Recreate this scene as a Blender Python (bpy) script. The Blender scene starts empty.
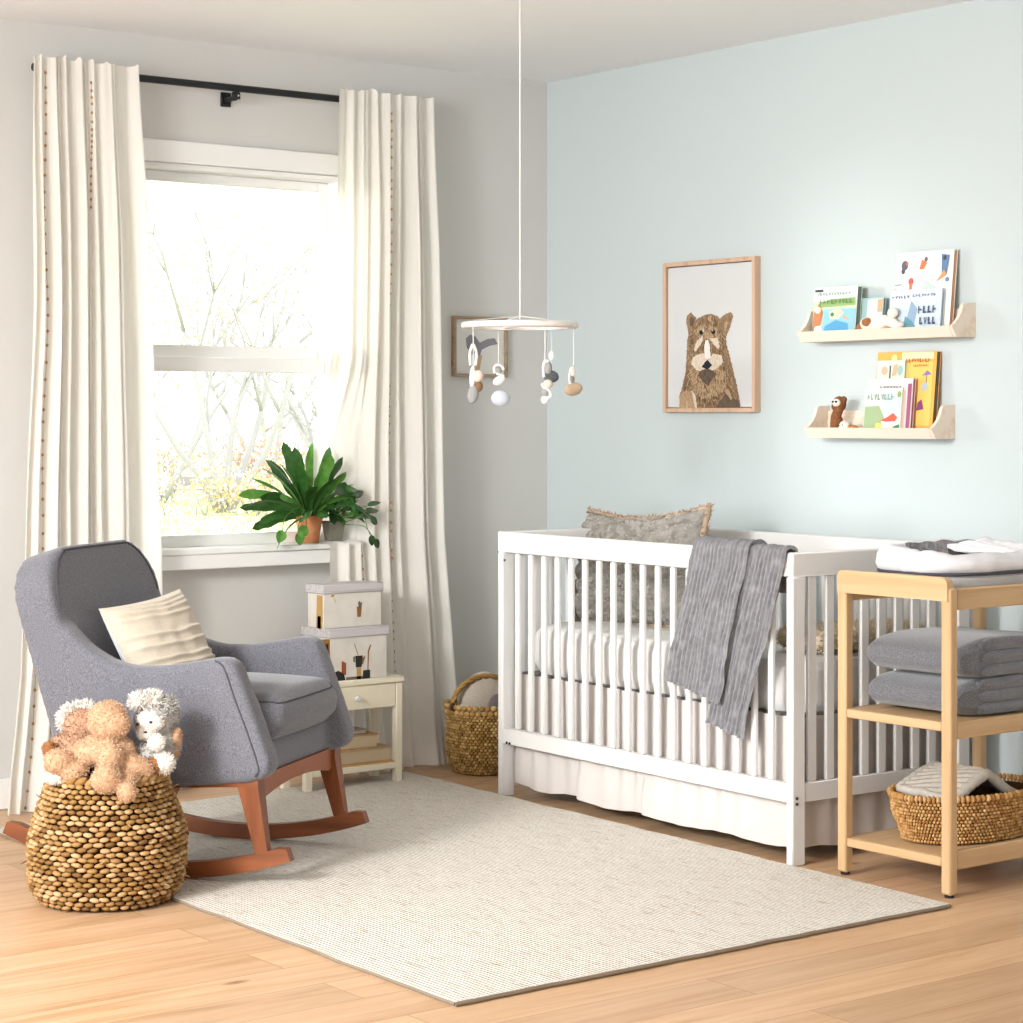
import bpy, bmesh, math, random
from mathutils import Vector, Matrix, Euler, noise
random.seed(7)
SC = bpy.context.scene
COL = SC.collection
PI = math.pi
def lin(h):
    h = h.lstrip('#'); o = []
    for i in (0, 2, 4):
        c = int(h[i:i+2], 16)/255
        o.append(c/12.92 if c <= .04045 else ((c+.055)/1.055)**2.4)
    return (*o, 1)
sin, cos = math.sin, math.cos
def lerp(a, b, t): return a+(b-a)*t
def clamp(x, a=0., b=1.): return max(a, min(b, x))
def smooth(x): x = clamp(x); return x*x*(3-2*x)
def nz(x, y, z): return noise.noise(Vector((x, y, z)))

# ------------------------------------------------------------------ geometry
class G:
    def __init__(s): s.v = []; s.f = []; s.m = []
    def add(s, vs, fs, m=0, T=None):
        o = len(s.v)
        for p in vs:
            p = Vector(p); s.v.append(T @ p if T else p)
        for f in fs: s.f.append([i+o for i in f]); s.m.append(m)
        return s
    def box(s, c, d, b=.002, m=0, T=None, R=None):
        hx, hy, hz = d[0]/2, d[1]/2, d[2]/2
        b = min(b, hx*.9, hy*.9, hz*.9)
        vs = []; idx = {}
        for sx in (-1, 1):
            for sy in (-1, 1):
                for sz in (-1, 1):
                    for k in range(3):
                        p = [sx*(hx-b), sy*(hy-b), sz*(hz-b)]
                        p[k] = (sx*hx, sy*hy, sz*hz)[k]
                        idx[(sx, sy, sz, k)] = len(vs); vs.append(Vector(p))
        fs = []
        for k in range(3):
            a, c2 = [i for i in range(3) if i != k]
            for sg in (-1, 1):
                q = []
                for (ua, uc) in ((-1, -1), (1, -1), (1, 1), (-1, 1)):
                    t = [0, 0, 0]; t[k] = sg; t[a] = ua; t[c2] = uc; q.append(idx[(*t, k)])
                fs.append(q)
        for k in range(3):
            a, c2 = [i for i in range(3) if i != k]
            for ua in (-1, 1):
                for uc in (-1, 1):
                    t0 = [0, 0, 0]; t0[k] = -1; t0[a] = ua; t0[c2] = uc
                    t1 = list(t0); t1[k] = 1
                    fs.append([idx[(*t0, a)], idx[(*t1, a)], idx[(*t1, c2)], idx[(*t0, c2)]])
        for sx in (-1, 1):
            for sy in (-1, 1):
                for sz in (-1, 1): fs.append([idx[(sx, sy, sz, k)] for k in range(3)])
        M4 = Matrix.Translation(Vector(c)) @ (R.to_4x4() if R else Matrix.Identity(4))
        if T: M4 = T @ M4
        return s.add(vs, fs, m, M4)
    def tube(s, pts, r, n=8, m=0, closed=False, T=None, flat=1.):
        pts = [Vector(p) for p in pts]; N = len(pts); vs = []; fs = []
        up = None
        for i, p in enumerate(pts):
            a = pts[(i-1) % N] if (closed or i > 0) else p
            b = pts[(i+1) % N] if (closed or i < N-1) else p
            t = (b-a).normalized()
            if up is None:
                up = Vector((0, 0, 1)) if abs(t.z) < .9 else Vector((1, 0, 0))
            x = t.cross(up)
            if x.length < 1e-6: x = t.cross(Vector((0, 1, .3)))
            x.normalize(); y = x.cross(t).normalized(); up = y
            rr = r[i] if isinstance(r, (list, tuple)) else r
            for j in range(n):
                an = 2*PI*j/n
                vs.append(p+x*rr*cos(an)+y*rr*flat*sin(an))
        L = N if closed else N-1
        for i in range(L):
            for j in range(n):
                a0 = i*n; b0 = ((i+1) % N)*n
                fs.append([a0+j, a0+(j+1) % n, b0+(j+1) % n, b0+j])
        if not closed:
            fs.append(list(range(n))[::-1]); fs.append([(N-1)*n+j for j in range(n)])
        return s.add(vs, fs, m, T)
    def lathe(s, prof, n=24, c=(0, 0, 0), m=0, ex=1., ey=1., T=None):
        vs = []; fs = []; N = len(prof)
        for (r, z) in prof:
            for j in range(n):
                a = 2*PI*j/n; vs.append((c[0]+r*ex*cos(a), c[1]+r*ey*sin(a), c[2]+z))
        for i in range(N-1):
            for j in range(n):
                fs.append([i*n+j, i*n+(j+1) % n, (i+1)*n+(j+1) % n, (i+1)*n+j])
        if prof[0][0] > 1e-5: fs.append(list(range(n))[::-1])
        if prof[-1][0] > 1e-5: fs.append([(N-1)*n+j for j in range(n)])
        return s.add(vs, fs, m, T)
    def ell(s, c, r, R=None, nu=12, nv=8, m=0, T=None):
        if not isinstance(r, (tuple, list)): r = (r, r, r)
        vs = [(0, 0, -r[2])]; fs = []
        for i in range(1, nv):
            th = PI*i/nv-PI/2
            for j in range(nu):
                a = 2*PI*j/nu; vs.append((r[0]*cos(th)*cos(a), r[1]*cos(th)*sin(a), r[2]*sin(th)))
        vs.append((0, 0, r[2])); L = len(vs)-1
        for j in range(nu):
            fs.append([0, 1+(j+1) % nu, 1+j]); b = 1+(nv-2)*nu
            fs.append([b+j, b+(j+1) % nu, L])
        for i in range(nv-2):
            for j in range(nu):
                a = 1+i*nu; b = a+nu
                fs.append([a+j, a+(j+1) % nu, b+(j+1) % nu, b+j])
        M4 = Matrix.Translation(Vector(c)) @ (R.to_4x4() if R else Matrix.Identity(4))
        if T: M4 = T @ M4
        return s.add(vs, fs, m, M4)
    def grid(s, fn, nu, nv, m=0, cu=False, cv=False, T=None):
        vs = []; fs = []
        for j in range(nv if cv else nv+1):
            for i in range(nu if cu else nu+1): vs.append(fn(i/nu, j/nv))
        w = nu if cu else nu+1; h = nv if cv else nv+1
        for j in range(nv):
            for i in range(nu):
                a = i; b = (i+1) % w; c = j; d = (j+1) % h
                fs.append([c*w+a, c*w+b, d*w+b, d*w+a])
        return s.add(vs, fs, m, T)
    def prism(s, poly, fn, t0, t1, m=0, T=None):
        n = len(poly)
        vs = [fn(a, b, t0) for a, b in poly]+[fn(a, b, t1) for a, b in poly]
        fs = [list(range(n))[::-1], list(range(n, 2*n))]
        for i in range(n): fs.append([i, (i+1) % n, n+(i+1) % n, n+i])
        return s.add(vs, fs, m, T)
    def flat(s, poly, fn, m=0):
        return s.add([fn(a, b) for a, b in poly], [list(range(len(poly)))], m)
    def mesh(s, name, mats, sm=True, ang=None, recalc=True):
        me = bpy.data.meshes.new(name)
        me.from_pydata([tuple(p) for p in s.v], [], s.f)
        for mt in (mats if isinstance(mats, (list, tuple)) else [mats]): me.materials.append(mt)
        me.polygons.foreach_set('material_index', s.m)
        if recalc:
            bm = bmesh.new(); bm.from_mesh(me)
            bmesh.ops.recalc_face_normals(bm, faces=bm.faces[:]); bm.to_mesh(me); bm.free()
        me.polygons.foreach_set('use_smooth', [sm]*len(me.polygons))
        me.update()
        if sm and ang: me.set_sharp_from_angle(angle=math.radians(ang))
        return me
    def build(s, name, mats, parent=None, sm=True, ang=40, label=None, recalc=True):
        o = bpy.data.objects.new(name, s.mesh(name, mats, sm, ang, recalc)); COL.objects.link(o)
        if parent: o.parent = parent
        if label: o['label'] = label
        return o

def thing(name, label, cat, loc=(0, 0, 0), rz=0., group=None, kind=None):
    o = bpy.data.objects.new(name, None); COL.objects.link(o)
    o.empty_display_size = .05
    o.location = loc; o.rotation_euler = (0, 0, rz)
    if label: o['label'] = label
    if cat: o['category'] = cat
    if group: o['group'] = group
    if kind: o['kind'] = kind
    return o
def tag(o, label, cat, group=None, loc=None):
    o['label'] = label; o['category'] = cat
    if group: o['group'] = group
    return o
def place(o, loc, rz=0.):
    o.location = loc; o.rotation_euler = (0, 0, rz); return o
def struct(o): o['kind'] = 'structure'; return o
def dup(o, parent, loc=None, rot=None):
    c = o.copy(); COL.objects.link(c); c.parent = parent
    if loc is not None: c.location = loc
    if rot is not None: c.rotation_euler = rot
    return c
def apply_mods(o):
    dg = bpy.context.evaluated_depsgraph_get()
    me = bpy.data.meshes.new_from_object(o.evaluated_get(dg))
    o.modifiers.clear(); o.data = me
def remesh(o, vox=.008, it=6, fac=.5):
    m = o.modifiers.new('r', 'REMESH'); m.mode = 'VOXEL'; m.voxel_size = vox; m.use_smooth_shade = True
    if it:
        m = o.modifiers.new('s', 'SMOOTH'); m.iterations = it; m.factor = fac
    mats = list(o.data.materials)
    apply_mods(o)
    if not o.data.materials:
        for x in mats: o.data.materials.append(x)
    o.data.polygons.foreach_set('use_smooth', [True]*len(o.data.polygons)); o.data.update()
    return o
def fur(o, n, ln, w=.0016, m=0, spread=.5, seed=1, keep=None, grav=0.):
    """adds n thin tapering tufts to the surface of o, in the same mesh"""
    rnd = random.Random(seed); me = o.data; me.calc_loop_triangles()
    tris = [(t.vertices[:], t.area) for t in me.loop_triangles]
    tot = 0; cum = []
    for t, a in tris: tot += a; cum.append(tot)
    import bisect
    V = [v.co.copy() for v in me.vertices]; F = [p.vertices[:] for p in me.polygons]
    MI = [p.material_index for p in me.polygons]; nv = [v.normal.copy() for v in me.vertices]
    for _ in range(n):
        k = min(bisect.bisect(cum, rnd.random()*tot), len(tris)-1)
        a, b, c = tris[k][0]; u, v = rnd.random(), rnd.random()
        if u+v > 1: u, v = 1-u, 1-v
        p = V[a]*(1-u-v)+V[b]*u+V[c]*v
        if keep and not keep(p): continue
        no = (nv[a]+nv[b]+nv[c]).normalized()
        d = (no+Vector((rnd.gauss(0, 1), rnd.gauss(0, 1), rnd.gauss(0, 1)-grav))*spread).normalized()
        x = d.orthogonal().normalized(); x = Matrix.Rotation(rnd.random()*6.28, 3, d) @ x
        L = ln*rnd.uniform(.6, 1.2); i = len(V)
        V += [p-x*w-no*.001, p+x*w-no*.001, p+d*L*.6+x*w*.8, p+d*L, p+d*L*.6-x*w*.8]
        F.append((i, i+1, i+2, i+3, i+4)); MI.append(m)
    mats = list(me.materials)
    n2 = bpy.data.meshes.new(me.name); n2.from_pydata([tuple(p) for p in V], [], F)
    for x in mats: n2.materials.append(x)
    n2.polygons.foreach_set('material_index', MI)
    n2.polygons.foreach_set('use_smooth', [True]*len(F)); n2.update(); o.data = n2
    return o
def snap(o, pts, off=0.):
    from mathutils.bvhtree import BVHTree
    me = o.data; bv = BVHTree.FromPolygons([v.co for v in me.vertices], [p.vertices[:] for p in me.polygons]); out = []
    for p in pts:
        q, n, i, d = bv.find_nearest(Vector(p)); out.append(q+n*off)
    return out
def rot(x=0, y=0, z=0): return Euler((x, y, z)).to_matrix()
def catmull(P, k=8):
    P = [Vector(p) for p in P]; Q = [P[0]*2-P[1]]+P+[P[-1]*2-P[-2]]; out = []
    for i in range(1, len(Q)-2):
        a, b, c, d = Q[i-1:i+3]
        for j in range(k):
            t = j/k
            out.append(.5*((2*b)+(c-a)*t+(2*a-5*b+4*c-d)*t*t+(3*b-a-3*c+d)*t**3))
    out.append(P[-1]); return out

# ------------------------------------------------------------------ materials
def newmat(name):
    m = bpy.data.materials.new(name); m.use_nodes = True
    nt = m.node_tree; b = nt.nodes['Principled BSDF']
    return m, nt, b
def N(nt, t, **k):
    n = nt.nodes.new(t)
    for a, v in k.items():
        if a in n.bl_rna.properties.keys() and a not in ('inputs',): setattr(n, a, v)
        else: n.inputs[a.replace('_', ' ')].default_value = v
    return n
def coords(nt, scale=(1, 1, 1), rz=0.):
    tc = N(nt, 'ShaderNodeTexCoord'); mp = N(nt, 'ShaderNodeMapping')
    mp.inputs['Scale'].default_value = scale; mp.inputs['Rotation'].default_value = (0, 0, rz)
    nt.links.new(tc.outputs['Object'], mp.inputs['Vector']); return mp.outputs['Vector']
def ramp(nt, fac, stops):
    r = N(nt, 'ShaderNodeValToRGB'); e = r.color_ramp.elements
    while len(e) < len(stops): e.new(.5)
    for i, (p, c) in enumerate(stops): e[i].position = p; e[i].color = lin(c) if isinstance(c, str) else c
    nt.links.new(fac, r.inputs['Fac']); return r.outputs['Color']
def bump(nt, b, h, st, dist=.01):
    n = N(nt, 'ShaderNodeBump'); n.inputs['Strength'].default_value = st; n.inputs['Distance'].default_value = dist
    nt.links.new(h, n.inputs['Height']); nt.links.new(n.outputs['Normal'], b.inputs['Normal'])
def plain(name, c, rough=.5, spec=.3, bmp=None, metal=0., vary=None, coat=0):
    m, nt, b = newmat(name)
    b.inputs['Base Color'].default_value = lin(c); b.inputs['Roughness'].default_value = rough
    b.inputs['Specular IOR Level'].default_value = spec; b.inputs['Metallic'].default_value = metal
    if coat: b.inputs['Coat Weight'].default_value = coat
    if bmp or vary:
        v = coords(nt)
        if bmp:
            n = N(nt, 'ShaderNodeTexNoise', Scale=bmp[0], Detail=3.); nt.links.new(v, n.inputs['Vector'])
            bump(nt, b, n.outputs['Fac'], bmp[1], bmp[2] if len(bmp) > 2 else .004)
        if vary:
            n = N(nt, 'ShaderNodeTexNoise', Scale=vary[0], Detail=4.); nt.links.new(v, n.inputs['Vector'])
            nt.links.new(ramp(nt, n.outputs['Fac'], [(.35, vary[1]), (.65, c)]), b.inputs['Base Color'])
    return m
def fabric(name, c1, c2, scale=350., rough=.95, st=.25, sheen=.3, weave=True):
    m, nt, b = newmat(name); v = coords(nt)
    n = N(nt, 'ShaderNodeTexNoise', Scale=scale, Detail=2.); nt.links.new(v, n.inputs['Vector'])
    nt.links.new(ramp(nt, n.outputs['Fac'], [(.36, c1), (.64, c2)]), b.inputs['Base Color'])
    b.inputs['Roughness'].default_value = rough; b.inputs['Specular IOR Level'].default_value = .15
    b.inputs['Sheen Weight'].default_value = sheen
    bump(nt, b, n.outputs['Fac'], st, .003); return m
def wood(name, c1, c2, axis='x', fine=30., rough=.45, spec=.35, c3=None):
    m, nt, b = newmat(name)
    s = {'x': (1.2, fine, fine), 'y': (fine, 1.2, fine), 'z': (fine, fine, 1.2)}[axis]
    v = coords(nt, s)
    n = N(nt, 'ShaderNodeTexNoise', Scale=1., Detail=5., Roughness=.6, Distortion=.4); nt.links.new(v, n.inputs['Vector'])
    nt.links.new(ramp(nt, n.outputs['Fac'], [(.3, c1), (.5, c3 or c2), (.72, c2)]), b.inputs['Base Color'])
    b.inputs['Roughness'].default_value = rough; b.inputs['Specular IOR Level'].default_value = spec
    bump(nt, b, n.outputs['Fac'], .08, .002); return m
def island(name, stops, rough=.7, bmp=None):
    """colour picked per loose piece, for woven strands"""
    m, nt, b = newmat(name)
    g = N(nt, 'ShaderNodeNewGeometry')
    nt.links.new(ramp(nt, g.outputs['Random Per Island'], stops), b.inputs['Base Color'])
    b.inputs['Roughness'].default_value = rough; b.inputs['Specular IOR Level'].default_value = .2
    if bmp:
        v = coords(nt); n = N(nt, 'ShaderNodeTexNoise', Scale=bmp[0], Detail=2.); nt.links.new(v, n.inputs['Vector'])
        bump(nt, b, n.outputs['Fac'], bmp[1], .003)
    return m
def cloth_thin(name, c, tr=.5):
    m = bpy.data.materials.new(name); m.use_nodes = True; nt = m.node_tree; nt.nodes.clear()
    o = N(nt, 'ShaderNodeOutputMaterial'); d = N(nt, 'ShaderNodeBsdfDiffuse'); t = N(nt, 'ShaderNodeBsdfTranslucent')
    d.inputs['Color'].default_value = lin(c); t.inputs['Color'].default_value = lin(c)
    mx = N(nt, 'ShaderNodeMixShader'); mx.inputs[0].default_value = tr
    v = coords(nt, (1, 1, .6)); n = N(nt, 'ShaderNodeTexNoise', Scale=300., Detail=2.); nt.links.new(v, n.inputs['Vector'])
    bp = N(nt, 'ShaderNodeBump'); bp.inputs['Strength'].default_value = .15; bp.inputs['Distance'].default_value = .002
    nt.links.new(n.outputs['Fac'], bp.inputs['Height'])
    nt.links.new(bp.outputs['Normal'], d.inputs['Normal'])
    nt.links.new(d.outputs[0], mx.inputs[1]); nt.links.new(t.outputs[0], mx.inputs[2]); nt.links.new(mx.outputs[0], o.inputs[0])
    return m
def glass(name):
    m = bpy.data.materials.new(name); m.use_nodes = True; nt = m.node_tree; nt.nodes.clear()
    o = N(nt, 'ShaderNodeOutputMaterial'); t = N(nt, 'ShaderNodeBsdfTransparent'); g = N(nt, 'ShaderNodeBsdfGlossy')
    g.inputs['Roughness'].default_value = .02
    mx = N(nt, 'ShaderNodeMixShader'); f = N(nt, 'ShaderNodeFresnel'); f.inputs['IOR'].default_value = 1.25
    nt.links.new(f.outputs[0], mx.inputs[0]); nt.links.new(t.outputs[0], mx.inputs[1]); nt.links.new(g.outputs[0], mx.inputs[2])
    nt.links.new(mx.outputs[0], o.inputs[0]); return m

def floor_mat():
    m, nt, b = newmat('oak_planks'); v = coords(nt)
    br = N(nt, 'ShaderNodeTexBrick'); br.offset = .37; br.offset_frequency = 2
    for k, x in dict(Scale=1., Mortar_Size=.0014, Brick_Width=1.9, Row_Height=.165, Bias=0., Mortar_Smooth=.1).items():
        br.inputs[k.replace('_', ' ')].default_value = x
    br.inputs['Color1'].default_value = (0, 0, 0, 1); br.inputs['Color2'].default_value = (1, 1, 1, 1); br.inputs['Mortar'].default_value = (.5, .5, .5, 1)
    nt.links.new(v, br.inputs['Vector'])
    # per-plank shift of the grain
    mp = N(nt, 'ShaderNodeVectorMath', operation='MULTIPLY'); mp.inputs[1].default_value = (1.1, 14, 1); nt.links.new(v, mp.inputs[0])
    ad = N(nt, 'ShaderNodeVectorMath', operation='MULTIPLY_ADD'); ad.inputs[1].default_value = (9, 5, 7)
    nt.links.new(br.outputs['Color'], ad.inputs[0]); nt.links.new(mp.outputs[0], ad.inputs[2])
    n = N(nt, 'ShaderNodeTexNoise', Scale=1.3, Detail=6., Roughness=.62, Distortion=.9); nt.links.new(ad.outputs[0], n.inputs['Vector'])
    grain = ramp(nt, n.outputs['Fac'], [(.25, '#B28A62'), (.45, '#C7A17C'), (.6, '#D0AC88'), (.8, '#D8B997')])
    hs = N(nt, 'ShaderNodeHueSaturation'); nt.links.new(grain, hs.inputs['Color'])
    mr = N(nt, 'ShaderNodeMapRange'); mr.inputs['To Min'].default_value = .88; mr.inputs['To Max'].default_value = 1.06
    nt.links.new(br.outputs['Color'], mr.inputs['Value']); nt.links.new(mr.outputs[0], hs.inputs['Value'])
    # knots
    vk = N(nt, 'ShaderNodeVectorMath', operation='MULTIPLY'); vk.inputs[1].default_value = (2.2, 5.5, 1); nt.links.new(v, vk.inputs[0])
    vo = N(nt, 'ShaderNodeTexVoronoi', Scale=1.); nt.links.new(vk.outputs[0], vo.inputs['Vector'])
    kr = ramp(nt, vo.outputs['Distance'], [(.03, (1, 1, 1, 1)), (.1, (0, 0, 0, 1))])
    mx = N(nt, 'ShaderNodeMix', data_type='RGBA', blend_type='MULTIPLY'); mx.inputs['B'].default_value = lin('#B07C50')
    nt.links.new(kr, mx.inputs['Factor']); nt.links.new(hs.outputs[0], mx.inputs['A'])
    mj = N(nt, 'ShaderNodeMix', data_type='RGBA', blend_type='MIX'); mj.inputs['B'].default_value = lin('#8F6840')
    mm = N(nt, 'ShaderNodeMath', operation='MULTIPLY'); mm.inputs[1].default_value = .7
    nt.links.new(br.outputs['Fac'], mm.inputs[0]); nt.links.new(mm.outputs[0], mj.inputs['Factor']); nt.links.new(mx.outputs['Result'], mj.inputs['A'])
    nt.links.new(mj.outputs['Result'], b.inputs['Base Color'])
    b.inputs['Roughness'].default_value = .42; b.inputs['Specular IOR Level'].default_value = .35
    bump(nt, b, n.outputs['Fac'], .05, .003); return m
def rug_mat():
    m, nt, b = newmat('rug_weave')
    v = coords(nt, (85, 11, 1)); n = N(nt, 'ShaderNodeTexNoise', Scale=1., Detail=3., Roughness=.7); nt.links.new(v, n.inputs['Vector'])
    v2 = coords(nt); n2 = N(nt, 'ShaderNodeTexNoise', Scale=160., Detail=2.); nt.links.new(v2, n2.inputs['Vector'])
    col = ramp(nt, n.outputs['Fac'], [(.3, '#C0B09B'), (.42, '#DFD9CF'), (.7, '#E9E5DE')])
    mx = N(nt, 'ShaderNodeMix', data_type='RGBA', blend_type='MULTIPLY'); mx.inputs['Factor'].default_value = .5
    nt.links.new(col, mx.inputs['A']); nt.links.new(ramp(nt, n2.outputs['Fac'], [(.3, '#B9B2A8'), (.6, '#FFFFFF')]), mx.inputs['B'])
    nt.links.new(mx.outputs['Result'], b.inputs['Base Color'])
    w = N(nt, 'ShaderNodeTexWave', wave_type='BANDS', bands_direction='X'); w.inputs['Scale'].default_value = 26.
    w.inputs['Distortion'].default_value = .8; w.inputs['Detail'].default_value = 2.; w.inputs['Detail Scale'].default_value = 3.
    nt.links.new(v2, w.inputs['Vector'])
    ad = N(nt, 'ShaderNodeMath', operation='ADD'); nt.links.new(w.outputs['Fac'], ad.inputs[0]); nt.links.new(n2.outputs['Fac'], ad.inputs[1])
    b.inputs['Roughness'].default_value = .95; b.inputs['Specular IOR Level'].default_value = .1
    bump(nt, b, ad.outputs[0], .55, .006); return m
M = {}
M['wall_grey'] = plain('wall_warm_grey_paint', '#D0CFCC', .85, .2, (220, .03))
M['wall_blue'] = plain('wall_pale_blue_paint', '#C1CBCC', .85, .2, (220, .03))
M['ceiling'] = plain('ceiling_paint', '#F3F4F5', .9, .1)
M['trim'] = plain('trim_white_paint', '#EDEDEB', .45, .35)
M['white'] = plain('white_lacquer', '#DFDEDC', .38, .4)
M['floor'] = floor_mat(); M['rug'] = rug_mat()
M['rug_edge'] = plain('rug_edge_binding', '#8A7C6B', .95, .1, (300, .5))
M['black'] = plain('black_metal', '#17181B', .4, .4)
M['dark'] = plain('dark_hole', '#2A2A2A', .6, .2)
M['curtain'] = cloth_thin('cream_curtain_linen', '#F8F5EE', .4)
M['rust'] = plain('copper_thread', '#B98455', .8, .2)
M['glass'] = glass('window_glass')
M['charcoal'] = fabric('heathered_grey_upholstery', '#55555C', '#7C7C84', 400., st=.45, sheen=.3)
M['piping'] = plain('grey_piping', '#505056', .9, .1)
M['walnut'] = wood('reddish_brown_wood', '#683618', '#8F5230', 'y', 22., .4, .4, '#7C4422')
M['walnut_z'] = wood('reddish_brown_wood_upright', '#683618', '#8F5230', 'z', 22., .4, .4, '#7C4422')
M['beech'] = wood('light_beech', '#BD9A70', '#D1B48D', 'z', 26., .5, .3, '#C8A77E')
M['beech_x'] = wood('light_beech_along', '#BD9A70', '#D1B48D', 'x', 26., .5, .3, '#C8A77E')
M['beech_y'] = wood('light_beech_across', '#BD9A70', '#D1B48D', 'y', 26., .5, .3, '#C8A77E')
M['palewood'] = wood('pale_shelf_wood', '#D9C3AA', '#EADACA', 'y', 24., .55, .25)
M['framewood'] = wood('pinkish_frame_wood', '#B8947A', '#CFAE94', 'z', 40., .5, .3)
M['cream'] = plain('cream_paint', '#E7DFC8', .5, .3)
M['wovenbig'] = island('water_hyacinth_strands', [(0, '#6F4D2B'), (.3, '#93703F'), (.65, '#A98558'), (1, '#C2A278')], .6, (120, .3))
M['wovenmid'] = island('seagrass_strands', [(0, '#80602F'), (.5, '#A27E48'), (1, '#BF9E68')], .65, (160, .3))
M['wovenfine'] = island('golden_rattan_strands', [(0, '#9F713C'), (.5, '#B98C55'), (1, '#D0AA76')], .6, (160, .3))
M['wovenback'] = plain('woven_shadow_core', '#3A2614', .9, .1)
# ------------------------------------------------------------------ room shell (corner of the two walls = origin)
CEIL = 2.553
WX0, WX1, WZ0, WZ1 = -1.80, -.945, .80, 2.13          # rough opening of the window
g = G()
for (x0, x1, z0, z1) in ((-6.5, WX0, 0, CEIL), (WX1, 0, 0, CEIL), (WX0, WX1, 0, WZ0), (WX0, WX1, WZ1, CEIL)):
    g.box(((x0+x1)/2, .07, (z0+z1)/2), (x1-x0, .14, z1-z0), 0)
struct(g.build('wall_left', M['wall_grey'], sm=False))
struct(G().box((.06, -4, CEIL/2), (.12, 8.3, CEIL), 0).build('wall_right', M['wall_blue'], sm=False))
struct(G().box((-3.25, -8.06, CEIL/2), (6.74, .12, CEIL), 0).build('wall_back', M['wall_grey'], sm=False))
struct(G().box((-3.2, -4, -.05), (6.6, 8.28, .1), 0).build('floor', M['floor'], sm=False))
struct(G().box((-3.2, -4, CEIL+.05), (6.6, 8.28, .1), 0).build('ceiling', M['ceiling'], sm=False))
g = G()                                                # wall far left, out of view, with a wide opening added for daylight
for (y0, y1, z0, z1) in ((-8.12, -5.4, 0, CEIL), (-1.2, .14, 0, CEIL), (-5.4, -1.2, 0, .3), (-5.4, -1.2, 2.45, CEIL)):
    g.box((-6.56, (y0+y1)/2, (z0+z1)/2), (.12, y1-y0, z1-z0), 0)
struct(g.build('wall_front', M['wall_grey'], sm=False))
def baseboard(name, c, d):
    g = G().box(c, d, .004)
    return struct(g.build(name, M['trim']))
baseboard('baseboard_left', (-3.25, -.008, .05), (6.5, .016, .1))
baseboard('baseboard_right', (-.008, -4.02, .05), (.016, 8.0, .1))

# window: casing boards, sill, two sashes with their panes
w = thing('window_1', 'white double-hung window with bare trees outside, behind the cream curtains', 'window', (-1.3725, 0, WZ0), kind='structure')
def wl(g, x0, x1, y0, y1, z0, z1, b=.003):
    g.box(((x0+x1)/2+1.3725, (y0+y1)/2, (z0+z1)/2-WZ0), (x1-x0, y1-y0, z1-z0), b); return g
g = G(); wl(g, -1.87, -.875, -.022, 0, 2.13, 2.204); wl(g, -1.87, -1.80, -.02, 0, .82, 2.13); wl(g, -.945, -.875, -.02, 0, .82, 2.13)
g.build('casing', M['trim'], w)
g = G(); wl(g, WX0, WX0+.045, 0, .14, .82, 2.13); wl(g, WX1-.012, WX1, 0, .14, .82, 2.13); wl(g, WX0, WX1, 0, .14, 2.11, 2.13)
g.build('jamb', M['trim'], w)
g = G(); wl(g, -1.90, -.85, -.085, .14, .80, .822, .004); g.build('sill', M['trim'], w)
g = G(); wl(g, -1.875, -.87, -.078, 0, .75, .80, .003); g.build('apron', M['trim'], w)
def sash(y, z0, z1, t, b):
    g = G()
    wl(g, -1.755, -1.69, y-.02, y+.02, z0, z1); wl(g, -.998, -.955, y-.02, y+.02, z0, z1)
    wl(g, -1.69, -.998, y-.02, y+.02, z1-t, z1); wl(g, -1.69, -.998, y-.02, y+.02, z0, z0+b)
    s = g.build('sash', M['trim'], w)
    p = G(); wl(p, -1.695, -.994, y-.002, y+.002, z0+b-.004, z1-t+.004, .0005)
    p.build('pane', M['glass'], s, sm=False)
    return s
sash(.085, 1.47, 2.11, .035, .045)
sash(.04, .82, 1.472, .05, .042)

# curtain rod
r = thing('curtain_rod', 'black metal curtain rod above the window between two curtains', 'curtain rod', (-1.37, -.085, 2.392))
g = G().tube([(-.80, 0, 0), (.735, 0, 0)], .0125, 12); g.build('rod', M['black'], r)
for s in (-1, 1):
    G().lathe([(0, -.008), (.012, -.008), (.0145, -.004), (.0145, .006), (.010, .009), (0, .010)], 12, T=Matrix.Translation((-.80 if s < 0 else .735, 0, 0)) @ Matrix.Rotation(PI/2, 4, 'Y')).build('finial', M['black'], r)
for x in (-.05, -.72, .70):
    b = G(); b.box((x, .010, -.024), (.03, .012, .024), .002); b.box((x, .05, -.032), (.02, .07, .014), .002); b.box((x, .08, -.03), (.04, .008, .05), .002)
    b.tube([(x, .012, -.028), (x, .002, -.012)], .008, 8)
    bo = b.build('bracket', M['black'], r)
    G().ell((x+.005, .003, -.024), .0035, nu=8, nv=6).build('screw', M['white'], bo)

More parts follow.
